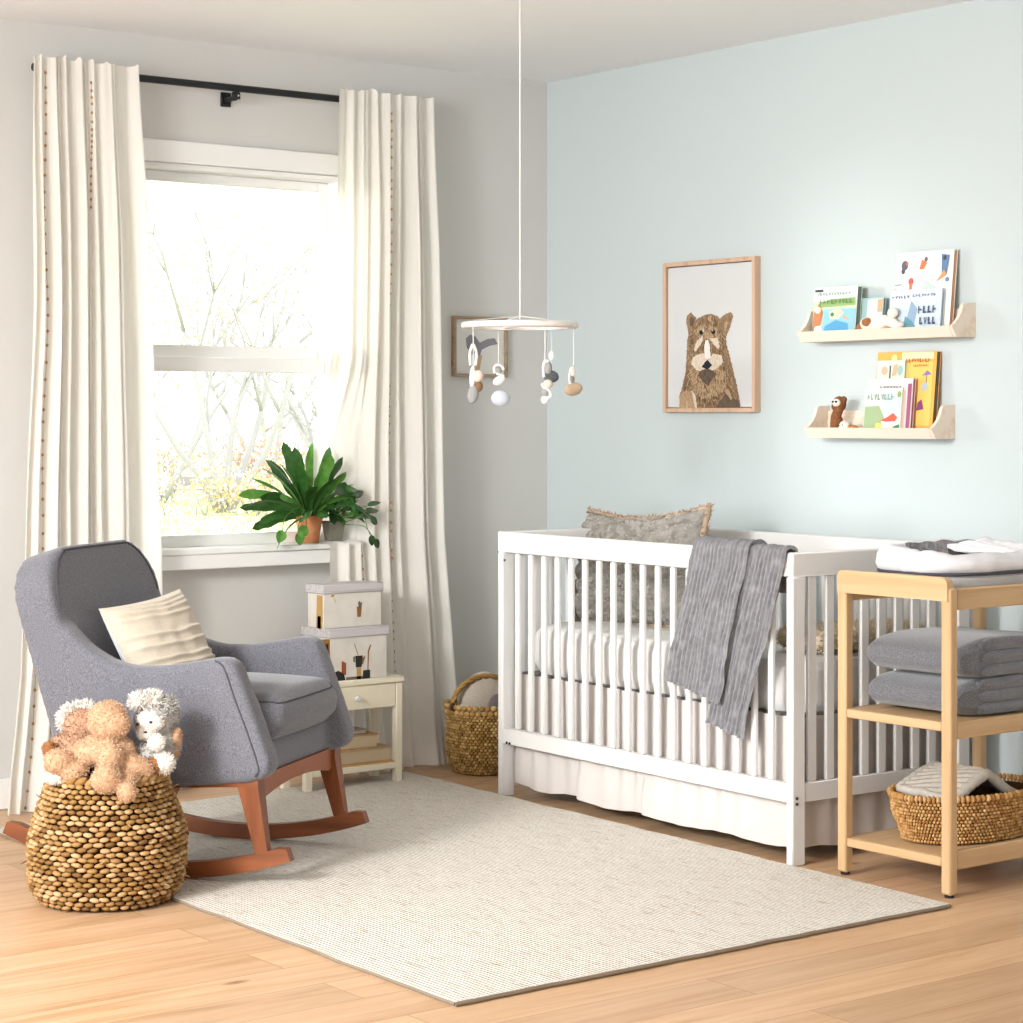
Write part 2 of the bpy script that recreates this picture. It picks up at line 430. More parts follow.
# curtains: pleated sheets, dotted with short stitched rows
def curtain(name, label, top, bot, mids, nfold, dots, seed, x0, amp=.022, ztop=2.42, tuck=False):
    """top, bot = (x_left, x_right) at head and hem; mids = [(z, xl, xr)] on the way"""
    rt = thing(name, label, 'curtain', (x0, -.13, 0), group='cream curtains')
    rows = sorted([(ztop, *top)]+mids+[(.008, *bot)])
    def edge(z):
        for a, b in zip(rows, rows[1:]):
            if a[0] <= z <= b[0]:
                t = (z-a[0])/(b[0]-a[0]); return lerp(a[1], b[1], t), lerp(a[2], b[2], t)
        return rows[-1][1:]
    rnd = random.Random(seed)
    ph = [rnd.uniform(-1, 1) for _ in range(nfold+3)]; am = [rnd.uniform(.45, 1.25) for _ in range(nfold+3)]
    kn_ = [0]
    for k in range(nfold): kn_.append(kn_[-1]+rnd.choice((.55, .8, 1.0, 1.5)))
    kn_ = [k/kn_[-1] for k in kn_]
    def cell(u):
        for k in range(nfold):
            if u <= kn_[k+1] or k == nfold-1: return k, clamp((u-kn_[k])/(kn_[k+1]-kn_[k]))
    def fold(u, z):
        q = clamp(u+.022*nz(u*4, z*.55, seed)*smooth((ztop-z)/.8)); k, t = cell(q)
        a = amp*(.6+.6*smooth((ztop-z)/.6))*lerp(am[k], am[k+1], smooth(t))
        sh = sin(2*PI*t) if k % 2 else sin(PI*t)**2*1.7-.85
        return a*sh+.35*a*sin(4*PI*t+ph[k])*(.4+.6*smooth((z-.2)/2))+.014*nz(u*3, z*1.0, seed+4)
    def P(u, v):
        z = lerp(.008, ztop, v)
        if tuck and 0 <= .8255-z < .01419: z = .824
        elif tuck and 0 < z-.8255 <= .01419: z = .8275
        xl, xr = edge(z)
        x = lerp(xl, xr, u)+.008*nz(u*9, z*1.5, seed+8)
        if v > .985: z += (v-.985)/.015*.016*max(0, nz(u*17, 3.3, seed)*1.8)
        y = fold(u, z)
        if v < .05: y -= (1-v/.05)*.012*(1+sin(u*9+seed))
        y = min(y, .022 if z > 2.2 else .038)
        if tuck and z > .823:                              # the inner edge is tucked back behind the pots on the sill
            k = smooth((.42-u)/.2)*smooth((1.5-z)/.35)*(z > .826)
            y = lerp(y, .112+.25*y, k)
        return (x-x0, y, z)
    G().grid(P, 150, 170).build('cloth_panel', M['curtain'], rt, ang=None, recalc=False)
    for (u, z0, z1, sp) in dots:
        pts = []; rr = []; z = z0
        while z < z1:
            for dz, r in ((-.006, .0005), (-.003, .0032), (0, .0042), (.003, .0032), (.006, .0005)):
                p = P(clamp(u+.004*sin(z*9)), (z+dz-.008)/(ztop-.008)); pts.append((p[0], p[1]-.004, p[2])); rr.append(r)
            z += sp*rnd.uniform(.75, 1.25)
        G().tube(pts, rr, 6).build('stitched_dot_row', M['rust'], rt, ang=None)
    return rt
curtain('curtain', 'cream curtain on the left of the window, behind the grey rocking chair',
        (-2.20, -1.825), (-2.30, -1.72), [(.85, -2.225, -1.755), (1.6, -2.205, -1.79), (.45, -2.25, -1.745)], 7,
        [(.13, .02, 2.40, .05), (.55, 1.95, 2.38, .024)], 3, -1.97)
curtain('curtain', 'cream curtain on the right of the window, behind the stacked boxes',
        (-1.04, -.64), (-1.07, -.525), [(1.5, -1.065, -.62), (.84, -1.085, -.60), (.4, -1.085, -.56)], 7,
        [(.52, .02, 2.38, .036), (.28, .45, .78, .05), (.08, .5, .72, .06)], 11, -.83, tuck=True)

# rug
rg = [(-2.486, -2.817), (-.913, -2.822), (-.815, -.22), (-2.44, -.345)]
rt = thing('rug', 'large pale beige woven rug under the rocking chair', 'rug', (-1.65, -1.55, 0))
def rugp(u, v, z, dy=0):
    a = Vector((*rg[0], 0)).lerp(Vector((*rg[1], 0)), u); b = Vector((*rg[3], 0)).lerp(Vector((*rg[2], 0)), u)
    p = a.lerp(b, v); e = .008
    if u in (0, 1): p.x += e*nz(v*14, u*5, 2.)
    if v in (0, 1): p.y += e*.6*nz(u*16, v*5, 7.)
    return (p.x+1.65, p.y+1.55, z)
g = G()
def ru(u, v): return rugp(u, v, .011+.0012*nz(u*20, v*30, 1))
g.grid(ru, 70, 90)
per = [(i/70, 0) for i in range(70)]+[(1, i/90) for i in range(90)]+[(1-i/70, 1) for i in range(70)]+[(0, 1-i/90) for i in range(90)]
n = len(per); vs = [rugp(u, v, .011) for u, v in per]+[rugp(u, v, .0005) for u, v in per]
g.add(vs, [[i, (i+1) % n, n+(i+1) % n, n+i] for i in range(n)])
g.build('woven_field', M['rug'], rt, ang=None)
e = G(); e.tube([Vector(rugp(u, 0, .006)) for u in [i/70 for i in range(71)]], .0055, 6)
e.tube([Vector(rugp(1, v, .006)) for v in [i/90 for i in range(91)]], .0045, 6)
e.tube([Vector(rugp(0, v, .006)) for v in [i/90 for i in range(91)]], .0045, 6)
e.build('edge_binding', M['rug_edge'], rt)
# ------------------------------------------------------------------ rocking chair (local +Y = the way it faces, +X = its near side)
ch = thing('rocking_chair', 'grey upholstered rocking chair with reddish wooden rockers, beside the window', 'rocking chair', (-2.06, -1.22, .011), math.radians(215.87))
W = .34
side = [(-.355, .262), (-.405, .40), (-.445, .52), (-.485, .64), (-.495, .69), (-.44, .70), (-.385, .675), (-.325, .622), (-.26, .588), (-.19, .574), (-.10, .58), (-.02, .592), (.05, .606), (.085, .608), (.113, .594), (.135, .54), (.165, .46), (.215, .325), (.205, .292), (.15, .272), (-.05, .252)]
g = G()
for s in (-1, 1):
    def f(a, b, t, s=s):
        k = clamp((.62-b)/.35); fl = .012*(1-k)                    # arms lean outward a little at the top
        return (s*(t+fl), a, b)
    g.prism(side, f, W-.095, W-.012)
# backrest slab: rounded outline, leaning back
ld = Vector((0, -.300, .954)); nrm = Vector((0, .954, .300)); bo = Vector((0, -.345, .27))
out = []
for (cx, cy, a0) in ((W-.15, .628-.15, 0), (-(W-.15), .628-.15, 90)):
    for k in range(9):
        a = math.radians(a0+k*11.25); out.append((cx+.15*cos(a), cy+.15*sin(a)+.008*(1-(min(abs(cx+.15*cos(a)), .3)/.3)**2)))
outl = [(W-.005, 0), (W, .3)]+out+[(-W, .3), (-(W-.005), 0)]
bow = lambda a, b: -.02*(a/W)**2*0
g.prism(outl, lambda a, b, t: tuple(bo+Vector((a, 0, 0))+ld*b+nrm*(t+(.018*clamp((b-.1)/.4) if t > 0 else 0))), -.055, .05)
g.box((0, -.10, .325), (.56, .51, .115), .02)
body = g.build('upholstered_body', M['charcoal'], ch)
remesh(body, .011, 14, .6)
# seat cushion
def cush(u, v):
    th = 2*PI*v; n = .34
    a = 2*PI*u
    return None
g = G(); g.box((0, -.075, .432), (.495, .545, .125), .04)
c = g.build('seat_cushion', M['charcoal'], ch)
remesh(c, .012, 8, .6)
for v in c.data.vertices:
    if v.co.z > .43:
        q = 1-(v.co.x/.25)**2; q2 = 1-((v.co.y+.055)/.3)**2
        v.co.z += .028*max(q, 0)*max(q2, 0)
    if v.co.y > .15: v.co.y += .012*max(0, 1-(v.co.x/.25)**2)
# piping along the seams
def proj_front(a, b, o=.072): return bo+Vector((a, 0, 0))+ld*b+nrm*o
p = [proj_front(a*.90, b-.012, .0715) for a, b in outl[1:-1]]
p = p[1:-1]
G().tube(snap(body, catmull(p, 5), .001), .003, 6).build('back_piping', M['piping'], ch)
for s in (-1, 1):
    q = [(s*.334, .055, .603), (s*.338, .085, .58), (s*.338, .115, .50), (s*.332, .15, .41), (s*.330, .18, .32), (s*.328, .17, .29)]
    G().tube(snap(body, catmull(q, 6), .0008), .0025, 6).build('arm_piping', M['piping'], ch)
q = [(-.236, -.1, .50), (-.238, .05, .495), (-.235, .14, .488), (-.20, .195, .484), (-.1, .215, .49), (0, .22, .492), (.1, .215, .49), (.20, .195, .484), (.235, .14, .488), (.238, .05, .495), (.236, -.1, .50)]
G().tube(snap(c, catmull(q, 6), .0005), .0024, 6).build('cushion_piping', M['piping'], ch)
# wooden base
def rocker(x):
    R = 1.2; g = G(); n = 30; sec = []
    vs = []; fs = []
    for i in range(n+1):
        y = lerp(-.60, .262, i/n); d = y+.13
        z = R-math.sqrt(R*R-d*d); an = math.asin(d/R)
        h = .043 if 0 < i < n else .034
        for (dx, dh) in ((-.015, 0), (.015, 0), (.015, h), (-.015, h)):
            vs.append((x+dx, y-sin(an)*dh, z+cos(an)*dh+.001))
    for i in range(n):
        for k in range(4): fs.append([i*4+k, i*4+(k+1) % 4, i*4+4+(k+1) % 4, i*4+4+k])
    fs += [[0, 1, 2, 3], [n*4+3, n*4+2, n*4+1, n*4]]
    g.add(vs, fs); return g
def leg(p0, p1, a0, a1, t0, t1):
    """tapered leg: p0 top, p1 bottom, a = size along y, t = size along x"""
    vs = []
    for p, a, t in ((p0, a0, t0), (p1, a1, t1)):
        for (i, j) in ((-1, -1), (1, -1), (1, 1), (-1, 1)): vs.append((p[0]+i*t/2, p[1]+j*a/2, p[2]))
    return G().add(vs, [[0, 1, 2, 3], [7, 6, 5, 4]]+[[i, (i+1) % 4, 4+(i+1) % 4, 4+i] for i in range(4)])
for s in (-1, 1):
    rocker(s*.29).build('rocker', M['walnut'], ch, ang=30)
    leg((s*.283, .135, .283), (s*.29, .178, .082), .062, .036, .05, .028).build('leg', M['walnut_z'], ch, sm=False)
    leg((s*.283, -.315, .262), (s*.29, -.40, .066), .058, .036, .05, .028).build('leg', M['walnut_z'], ch, sm=False)
    g = G(); g.prism([(-.33, .235), (-.33, .262), (.17, .29), (.17, .262)], lambda a, b, t, s=s: (s*t, a, b), .262, .308)
    g.build('side_rail', M['walnut'], ch, sm=False)
ap = [(-.275, .285), (.275, .285), (.275, .232)]+[(x, .222+.022*(1-(x/.24)**2)) for x in [.24-.04*i for i in range(13)]]+[(-.275, .232)]
G().prism(ap, lambda a, b, t: (a, t, b), .135, .16).build('front_apron', wood('reddish_apron', '#683618', '#8F5230', 'x', 22., .4), ch, sm=False)
G().box((0, -.33, .24), (.54, .024, .045), .003).build('rear_apron', M['walnut'], ch)

# ------------------------------------------------------------------ cushions
def pillow(w, h, t, nx=40, ny=40, pinch=.05, disp=None, name='cover', mat=None, parent=None, back=None):
    g = G()
    for sd in (1, -1):
        def f(u, v, sd=sd):
            a, b = 2*u-1, 2*v-1
            x = a*w/2*(1-pinch*(1-b*b)*1.0); z = b*h/2*(1-pinch*(1-a*a)*1.0)
            k = max(0, (1-abs(a)**2.6))*max(0, (1-abs(b)**2.6))
            y = t/2*k**.55
            if disp and sd > 0: y += disp(a, b)*min(1, k*6)
            return (x, -sd*y, z)
        g.grid(f, nx, ny, m=0 if sd > 0 or back is None else 1)
    mats = [mat] if back is None else [mat, back]
    return g.build(name, mats, parent, ang=None)
M['linen'] = fabric('cream_linen_cushion', '#BCAF9C', '#CDC2B1', 500., st=.2)
M['linen_w'] = fabric('white_cotton_back', '#DADDE0', '#E9EBEC', 500., st=.1)
cu = thing('throw_pillow', 'cream pleated square pillow leaning in the grey rocking chair', 'pillow')
rnd = random.Random(5)
pl = [.55, .2, -.02, -.28, -.42, -.66, -.85, .68, .78, .88]
def pleat(a, b):
    b2 = b-.10*a*a+.04*a+.03*nz(a*2, b*2, 3); s = 0
    for k, c in enumerate(pl):
        d = (b2-c)/.055
        s += .0075*math.exp(-d*d)*(1 if d < 0 else math.exp(-d*2)) if True else 0
    return s+.003*nz(a*4, b*5, 9)
pillow(.335, .335, .13, 60, 110, .07, pleat, 'cover', M['linen'], cu, M['linen_w'])
ctr = Vector((-2.06, -1.22, 0))+Vector((.586, -.810, 0))*(-.235)+Vector((.81, .586, 0))*(-.035)
cu.location = (ctr.x, ctr.y, .60)
cu.rotation_euler = Euler((math.radians(-29), math.radians(-6), math.radians(18)))
# ------------------------------------------------------------------ baskets
def woven(g, rfn, z0, z1, rows, n, rad, ex=1., ey=1., seed=1, stag=.5, jit=.15, m=0, fat=1.12, tall=1.1, zf=None):
    rnd = random.Random(seed); rh = (z1-z0)/rows
    for i in range(rows):
        z = z0+(i+.5)*rh
        for j in range(n):
            a = 2*PI*(j+stag*(i % 2)+rnd.uniform(-jit, jit)*.5)/n
            r = rfn(z, a)
            rx, ry = r*ex, r*ey
            c = Vector((rx*cos(a), ry*sin(a), z+rnd.uniform(-jit, jit)*rh*.6+(zf(a) if zf else 0)))
            t = Vector((-rx*sin(a), ry*cos(a), 0)); L = t.length*2*PI/n/2*fat; t.normalize()
            nn = Vector((t.y, -t.x, 0))
            R = Matrix((t, nn, Vector((0, 0, 1)))).transposed() @ rot(rnd.uniform(-.2, .2), rnd.uniform(-jit, jit)*1.2, rnd.uniform(-.12, .12))
            g.ell(c+nn*rnd.uniform(-.002, .002), (L, rad, rh/2*tall), R, 7, 5, m)
bk = thing('woven_basket', 'tall woven basket filled with plush toys, in front of the grey rocking chair', 'basket', (-2.585, -1.402, .0), math.radians(-37.5))
def rb(z, a):
    t = z/.345
    r = .186+.016*sin(PI*clamp(t*1.25))-.034*smooth((t-.45)/.55)-.016*smooth((.12-t)/.12)
    return r+.008*nz(cos(a)*1.5, sin(a)*1.5, z*9)
g = G(); woven(g, rb, .006, .325, 25, 44, .0095, seed=3, jit=.17, fat=1.05, tall=1.0)
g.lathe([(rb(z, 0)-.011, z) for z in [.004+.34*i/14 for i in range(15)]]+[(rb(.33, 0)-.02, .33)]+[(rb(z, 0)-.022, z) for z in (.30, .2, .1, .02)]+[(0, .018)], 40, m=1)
wb = g; g = G(); rnd = random.Random(9)
for j in range(34):
    a = 2*PI*j/34; r = .152
    t = Vector((-sin(a), cos(a), .55)).normalized(); nn = Vector((cos(a), sin(a), 0)); u = t.cross(nn)
    g.ell((r*cos(a), r*sin(a), .331+.003*nz(a*2, 1, 1)), (.021, .011, .010), Matrix((t, nn, u)).transposed(), 8, 6)
g.build('braided_rim', M['wovenbig'], bk, ang=None)
g = wb
for k in range(70):
    a = rnd.uniform(0, 6.28); z = rnd.uniform(.03, .30); r = rb(z, a)+.004
    p = Vector((r*cos(a), r*sin(a), z)); d = Vector((cos(a+rnd.uniform(-.9, .9)), sin(a+rnd.uniform(-.9, .9)), rnd.uniform(-.5, .7)))
    L = rnd.uniform(.01, .024)
    g.tube([p, p+d*L*.6, p+d*L+Vector((0, 0, rnd.uniform(-.006, .006)))], [.0018, .0015, .0006], 5)
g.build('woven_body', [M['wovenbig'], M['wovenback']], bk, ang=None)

# ------------------------------------------------------------------ plush toys on the basket (same axes as the basket: x right, y back)
M['plush_tan'] = plain('tan_plush', '#B58E6E', .95, .1, (400, .3), vary=(90, '#C6A284'))
M['plush_tip'] = plain('tan_plush_pile', '#CBAB8E', .95, .1)
M['plush_white'] = plain('white_plush', '#E8E2DA', .95, .1)
M['plush_pink'] = plain('pinkish_tan_plush', '#B08A70', .95, .1)
M['plush_grey'] = plain('pale_grey_plush', '#BDB9B3', .95, .1, vary=(40, '#A8A5A0'))
M['plush_brown'] = plain('brown_plush', '#9A6A45', .95, .1)
M['eye'] = plain('black_bead', '#141414', .15, .6)
BR = math.radians(-37.5); BL = Vector((-2.585, -1.402, 0))
def blob(name, parts, mat, parent, vox=.006, it=3):
    g = G()
    for c, r, *R in parts: g.ell(c, r, R[0] if R else None, 16, 12)
    o = g.build(name, mat, parent, ang=None); return remesh(o, vox, it, .5)
def local(loc): return BL+Matrix.Rotation(BR, 3, 'Z') @ Vector(loc)
t = thing('plush_bear', 'tan plush bear sprawled face down on the tall woven basket', 'plush toy', local((0, -.06, .335)), BR)
o = blob('body', [((.016, -.02, .142), (.053, .052, .054)), ((.040, -.04, .136), (.036, .034, .034)), ((-.005, -.005, .062), (.075, .06, .042)), ((.03, -.01, .06), (.055, .05, .045)),
    ((-.06, -.02, .05), (.055, .032, .028), rot(0, -.35, 0)), ((-.104, -.06, .043), (.039, .036, .034)),
    ((-.068, -.055, .018), (.04, .035, .03)), ((.03, -.06, .05), (.034, .04, .045)), ((.028, -.115, .008), (.038, .034, .037)),
    ((.085, -.03, .03), (.055, .035, .026), rot(0, .35, 0)), ((.082, -.118, -.024), (.0265, .026, .0265)), ((.07, -.08, -.002), (.03, .05, .02), rot(.5, 0, 0))], M['plush_tan'], t)
o.data.materials.append(M['plush_tip']); fur(o, 8000, .006, .001, 1, .5, 2)
b = blob('ear', [((-.03, .0, .155), (.018, .014, .018))], M['plush_tan'], t, .005, 2); fur(b, 250, .007, .001, 0, .4, 3)
b = blob('foot_pad', [((-.115, -.058, .004), (.034, .02, .016))], M['plush_white'], t, .005, 2); fur(b, 500, .008, .001, 0, .4, 4)
t = thing('plush_lamb', 'pale grey and white plush lamb at the right of the tall woven basket', 'plush toy', local((.112, .01, .335)), BR); t.scale = (1.07,)*3
o = blob('body', [((.008, -.005, .122), (.045, .042, .045)), ((.02, .01, .06), (.05, .05, .05)), ((.035, .01, .135), (.03, .03, .03)), ((.0, -.04, .045), (.035, .03, .03))], M['plush_grey'], t)
fur(o, 2600, .010, .0011, 0, .5, 5)
o = blob('muzzle', [((.004, -.045, .128), (.034, .022, .022), rot(0, .2, 0)), ((-.004, -.04, .10), (.024, .02, .02))], M['plush_white'], t, .005, 2); fur(o, 700, .006, .001, 0, .4, 6)
o = blob('forelock', [((-.022, -.015, .172), (.026, .02, .016)), ((.005, -.01, .175), (.022, .02, .016))], M['plush_white'], t, .005, 2); fur(o, 1100, .017, .0013, 0, .6, 7)
o = blob('ear', [((.042, -.005, .158), (.02, .016, .026))], M['plush_grey'], t, .005, 2); fur(o, 700, .012, .0012, 0, .5, 8)
G().ell((.010, -.066, .128), (.0045, .003, .0035), nu=8, nv=6).build('eye', M['eye'], t)
G().ell((-.024, -.06, .122), (.004, .003, .0035), nu=8, nv=6).build('eye', M['eye'], t)
G().ell((-.004, -.058, .103), (.006, .004, .0025), nu=8, nv=6).build('nose', M['eye'], t)
o = blob('paw', [((.022, -.06, .078), (.021, .02, .02))], M['plush_white'], t, .004, 2); fur(o, 500, .006, .001, 0, .4, 9)
o = blob('foot', [((.035, -.055, .027), (.032, .03, .026))], M['plush_white'], t, .004, 2); fur(o, 700, .007, .001, 0, .4, 10)
o = blob('foot_sole', [((.016, -.075, .022), (.022, .014, .022))], M['plush_brown'], t, .004, 2); fur(o, 300, .005, .001, 0, .4, 11)
o = blob('arm', [((.058, .0, .075), (.016, .02, .032), rot(0, .3, 0)), ((.05, .0, .05), (.02, .02, .025))], M['plush_tan'], t, .005, 2); fur(o, 600, .006, .001, 0, .4, 12)
t = thing('plush_dog', 'fluffy pinkish plush dog with white fringe at the back left of the basket', 'plush toy', local((-.078, .03, .343)), BR)
o = blob('body', [((.01, .0, .108), (.055, .038, .046)), ((-.01, .01, .05), (.06, .05, .05)), ((-.05, .0, .055), (.03, .03, .03))], M['plush_pink'], t); fur(o, 2400, .008, .0011, 0, .45, 13)
o = blob('ear', [((-.025, .01, .125), (.034, .016, .036), rot(0, .6, 0)), ((.01, .01, .145), (.03, .014, .022))], M['plush_white'], t, .005, 2); fur(o, 1800, .017, .0013, 0, .6, 14)
o = blob('paw', [((-.072, -.05, .052), (.018, .016, .022))], M['plush_brown'], t, .004, 2); fur(o, 350, .006, .001, 0, .4, 15)

# ------------------------------------------------------------------ nightstand with boxes and books
ns = thing('nightstand', 'small cream nightstand with one drawer and an open shelf, beside the right curtain', 'nightstand', (-1.13, -.29, 0))
X0, X1, Y0, Y1, ZT = -.197, .197, -.085, .085, .373
G().box((0, 0, ZT-.011), (.404, .18, .022), .004).build('top', M['cream'], ns)
lg = None
for x in (X0+.014, X1-.014):
    for y in (Y0+.014, Y1-.014):
        if lg is None: lg = G().box((0, 0, (ZT-.022)/2), (.027, .027, ZT-.022), .003).build('leg', M['cream'], ns); lg.location = (x, y, 0)
        else: dup(lg, ns, (x, y, 0))
g = G(); g.box((X0+.012, 0, .307), (.014, .12, .08), .002); g.box((X1-.012, 0, .307), (.014, .12, .08), .002); g.box((0, Y1-.012, .307), (.35, .012, .08), .002)
g.build('case', M['cream'], ns)
d = G().box((0, Y0+.01, .310), (.336, .018, .082), .003).build('drawer', M['cream'], ns)
G().lathe([(.0, -.026), (.008, -.025), (.0115, -.019), (.009, -.012), (.005, -.008), (.005, 0)], 14, T=Matrix.Translation((0, Y0+.001, .31)) @ Matrix.Rotation(-PI/2, 4, 'X')).build('knob', M['white'], d, label='round white drawer knob')
G().box((0, 0, .074), (.36, .15, .014), .002).build('shelf', wood('honey_shelf', '#B98545', '#D2A263', 'x', 24.), ns, label='honey coloured wooden shelf')
G().box((0, Y0+.01, .066), (.34, .014, .022), .003).build('shelf_rail', M['cream'], ns)
G().box((0, Y1-.012, .066), (.34, .014, .022), .003).build('shelf_rail', M['cream'], ns)

M['boxcard'] = plain('printed_white_card', '#CFCAC0', .6, .2, vary=(14, '#DAD5CC'))
M['boxlid'] = wood('washed_grey_lid', '#9D989B', '#C3BEBF', 'x', 60., .6, .2)
M['boxlid_s'] = plain('white_lid_edge', '#E4E1DC', .6, .2)
M['ink_dark'] = plain('dark_print', '#34322F', .7, .1); M['ink_brown'] = plain('brown_print', '#8A6238', .7, .1)
M['ink_rust'] = plain('rust_print', '#9A5636', .7, .1); M['ink_tan'] = plain('tan_print', '#B9935C', .7, .1); M['ink_grey'] = plain('grey_print', '#6B665E', .7, .1)
def box(name, label, loc, w, d, h, lidh, rz, prints, sideprints):
    t = thing('storage_box', label, 'storage box', loc, rz, 'white storage boxes on the nightstand')
    b = G().box((0, 0, (h-.004)/2), (w, d, h-.004), .002).build('body', M['boxcard'], t)
    G().box((0, 0, h-lidh/2), (w+.012, d+.012, lidh), .002).build('lid', M['boxlid'], t, label='washed grey lid')
    for nm, mt, poly in prints:
        G().prism(poly, lambda a, b2, k: (-w/2+a*w, -d/2-.0003-k, b2*(h-lidh)), 0, .0006).build(nm, M[mt], b, sm=False)
    for nm, mt, poly in sideprints:
        G().prism(poly, lambda a, b2, k: (-w/2-.0003-k, d/2-a*d, b2*(h-lidh)), 0, .0006).build(nm, M[mt], b, sm=False)
    return t
R4 = lambda x0, x1, y0, y1: [(x0, y0), (x1, y0), (x1, y1), (x0, y1)]
box('storage_box', 'white storage box with grey lid, lower of the stack, printed with dark jars', (-1.112, -.285, ZT), .232, .168, .176, .03, 0,
    [('printed_bowl', 'ink_dark', [(.0, 0), (.27, 0), (.24, .16), (.14, .24), (.0, .15)]), ('printed_board', 'ink_rust', [(.2, .15), (.28, .12), (.28, .40), (.205, .46)]),
     ('printed_jar', 'ink_dark', [(.45, .28), (.55, .28), (.57, .55), (.44, .55)]), ('printed_jug_handle', 'ink_grey', [(.41, .4), (.435, .4), (.435, .54), (.41, .54), (.40, .5)]),
     ('printed_base', 'ink_tan', R4(.465, .54, 0, .27)), ('printed_twig', 'ink_brown', [(.485, .56), (.495, .56), (.43, .84), (.42, .84)]), ('printed_stem', 'ink_brown', [(.655, .2), (.67, .2), (.68, .62), (.72, .78), (.70, .79), (.66, .64)]),
     ('printed_pot', 'ink_dark', [(.57, 0), (.70, 0), (.70, .2), (.68, .2), (.58, .2)]), ('printed_brushes', 'ink_brown', [(.55, .34), (.575, .34), (.62, .54), (.57, .5)]), ('printed_shadow', 'ink_grey', R4(.28, .57, 0, .07)) ],
    [('printed_bark', 'ink_brown', [(.7, 0), (1, 0), (1, .98), (.72, .95), (.66, .6)]), ('printed_moss', 'ink_grey', [(.78, .1), (.94, .1), (.95, .9), (.8, .8)])])
box('storage_box', 'white storage box with grey lid, upper of the stack, printed with one jar', (-1.117, -.29, ZT+.176), .236, .10, .148, .03, 0,
    [('printed_jar', 'ink_brown', [(.58, .28), (.64, .28), (.655, .58), (.57, .58)]), ('printed_brushes', 'ink_grey', [(.60, .56), (.65, .56), (.665, .72), (.64, .68), (.62, .74), (.59, .70)]),
     ('printed_flower', 'ink_tan', [(.12, .90), (.17, .90), (.19, .95), (.14, .98)]), ('printed_stalk', 'ink_tan', [(.17, .88), (.18, .88), (.21, .74), (.20, .74)])],
    [('printed_panel', 'ink_tan', [(.55, 0), (.95, 0), (.95, .95), (.6, .95)]), ('printed_board', 'ink_rust', [(.62, 0), (.85, 0), (.85, .35), (.64, .35)])])
M['paper'] = plain('page_edges', '#C7B596', .85, .1, (300, .4)); M['kraft'] = plain('kraft_cover', '#B08A5E', .8, .1, vary=(30, '#C19B6F')); M['greycover'] = plain('grey_cover', '#8F8B86', .7, .2)
M['cover_br'] = plain('tan_cover', '#C2A47C', .7, .2, vary=(25, '#B4956C'))
def flatbook(label, loc, w, d, h, cov, rz):
    t = thing('book', label, 'book', loc, rz, 'books lying on the nightstand shelf')
    g = G(); g.box((0, 0, .002), (w, d, .004), .001); g.box((0, 0, h-.002), (w, d, .004), .001); g.box((-w/2+.003, 0, h/2), (.006, d, h), .001)
    g.build('cover', M[cov], t); G().box((.002, 0, h/2), (w-.012, d-.008, h-.008), .001).build('pages', M['paper'], t)
z = .081
for lab, w, d, h, c, rz, x in (('thick tan book at the bottom of the pile on the nightstand shelf', .27, .145, .05, 'cover_br', .03, .03), ('kraft brown book in the pile on the nightstand shelf, second from the bottom', .225, .13, .048, 'kraft', -.05, -.0),
        ('thin grey book on top of the pile on the nightstand shelf', .19, .12, .018, 'greycover', .02, -.025)):
    flatbook(lab, (-1.13+x, -.285, z), w, d, h, c, rz); z += h

# ------------------------------------------------------------------ plants on the window sill
M['leaf'] = plain('dark_green_leaf', '#2E5723', .4, .4, vary=(40, '#3E6B2E')); M['leaf_l'] = plain('light_green_leaf', '#4C7F30', .4, .4, vary=(40, '#659842'))
M['leaf_d'] = plain('deep_green_leaf', '#22401F', .35, .5, vary=(40, '#2E5229'))
M['stem'] = plain('green_stem', '#5A7B43', .6, .2); M['soil'] = plain('dark_soil', '#3A2C22', .95, .05, (200, .6)); M['terra'] = plain('terracotta', '#C67F52', .8, .15, (60, .3), vary=(25, '#D79A6E'))
M['greypot'] = plain('grey_green_pot', '#737264', .6, .25, vary=(20, '#838273'))
def pot(t, r0, r1, h, mat):
    G().lathe([(r0*.9, 0), (r0, .004), (r1*.97, h*.86), (r1*1.02, h*.86), (r1*1.02, h), (r1*.9, h), (r1*.86, h*.85), (0.001, h*.84)], 28).build('pot', M[mat], t, ang=50)
    G().lathe([(0, h*.90), (r1*.5, h*.9), (r1*.88, h*.86)], 20).build('soil', M['soil'], t)
def strap(g, base, az, el, L, w, droop, m, lob=0, tw=0., seed=0, ns=14, roll=0.):
    """one strap leaf: starts at base, leaves at elevation el, bends down by droop"""
    p = Vector(base); e = el; vs = []; fs = []
    for i in range(ns+1):
        s = i/ns
        d = Vector((cos(az)*cos(e), sin(az)*cos(e), sin(e)))
        sd = Vector((-sin(az+tw*s), cos(az+tw*s), 0)); up = sd.cross(d); sd, up = sd*cos(roll)+up*sin(roll), up*cos(roll)-sd*sin(roll)
        ww = w*(.22+.95*smooth(s/.7))*max(0, 1-s**9)**.5*(1+lob*sin(s*20+seed))+.0008
        for k in (-1, -.5, 0, .5, 1): vs.append(p+sd*ww*k-up*abs(k)*ww*-.28)
        p = p+d*L/ns; e -= droop/ns
    for i in range(ns):
        for k in range(4): a = i*5+k; fs.append([a, a+1, a+6, a+5])
    g.add(vs, fs, m)
rnd = random.Random(21)
t = thing('potted_fern', 'potted fern with long strap leaves in a terracotta pot on the window sill', 'potted plant', (-1.098, -.030, .822))
pot(t, .035, .05, .098, 'terra')
g = G()
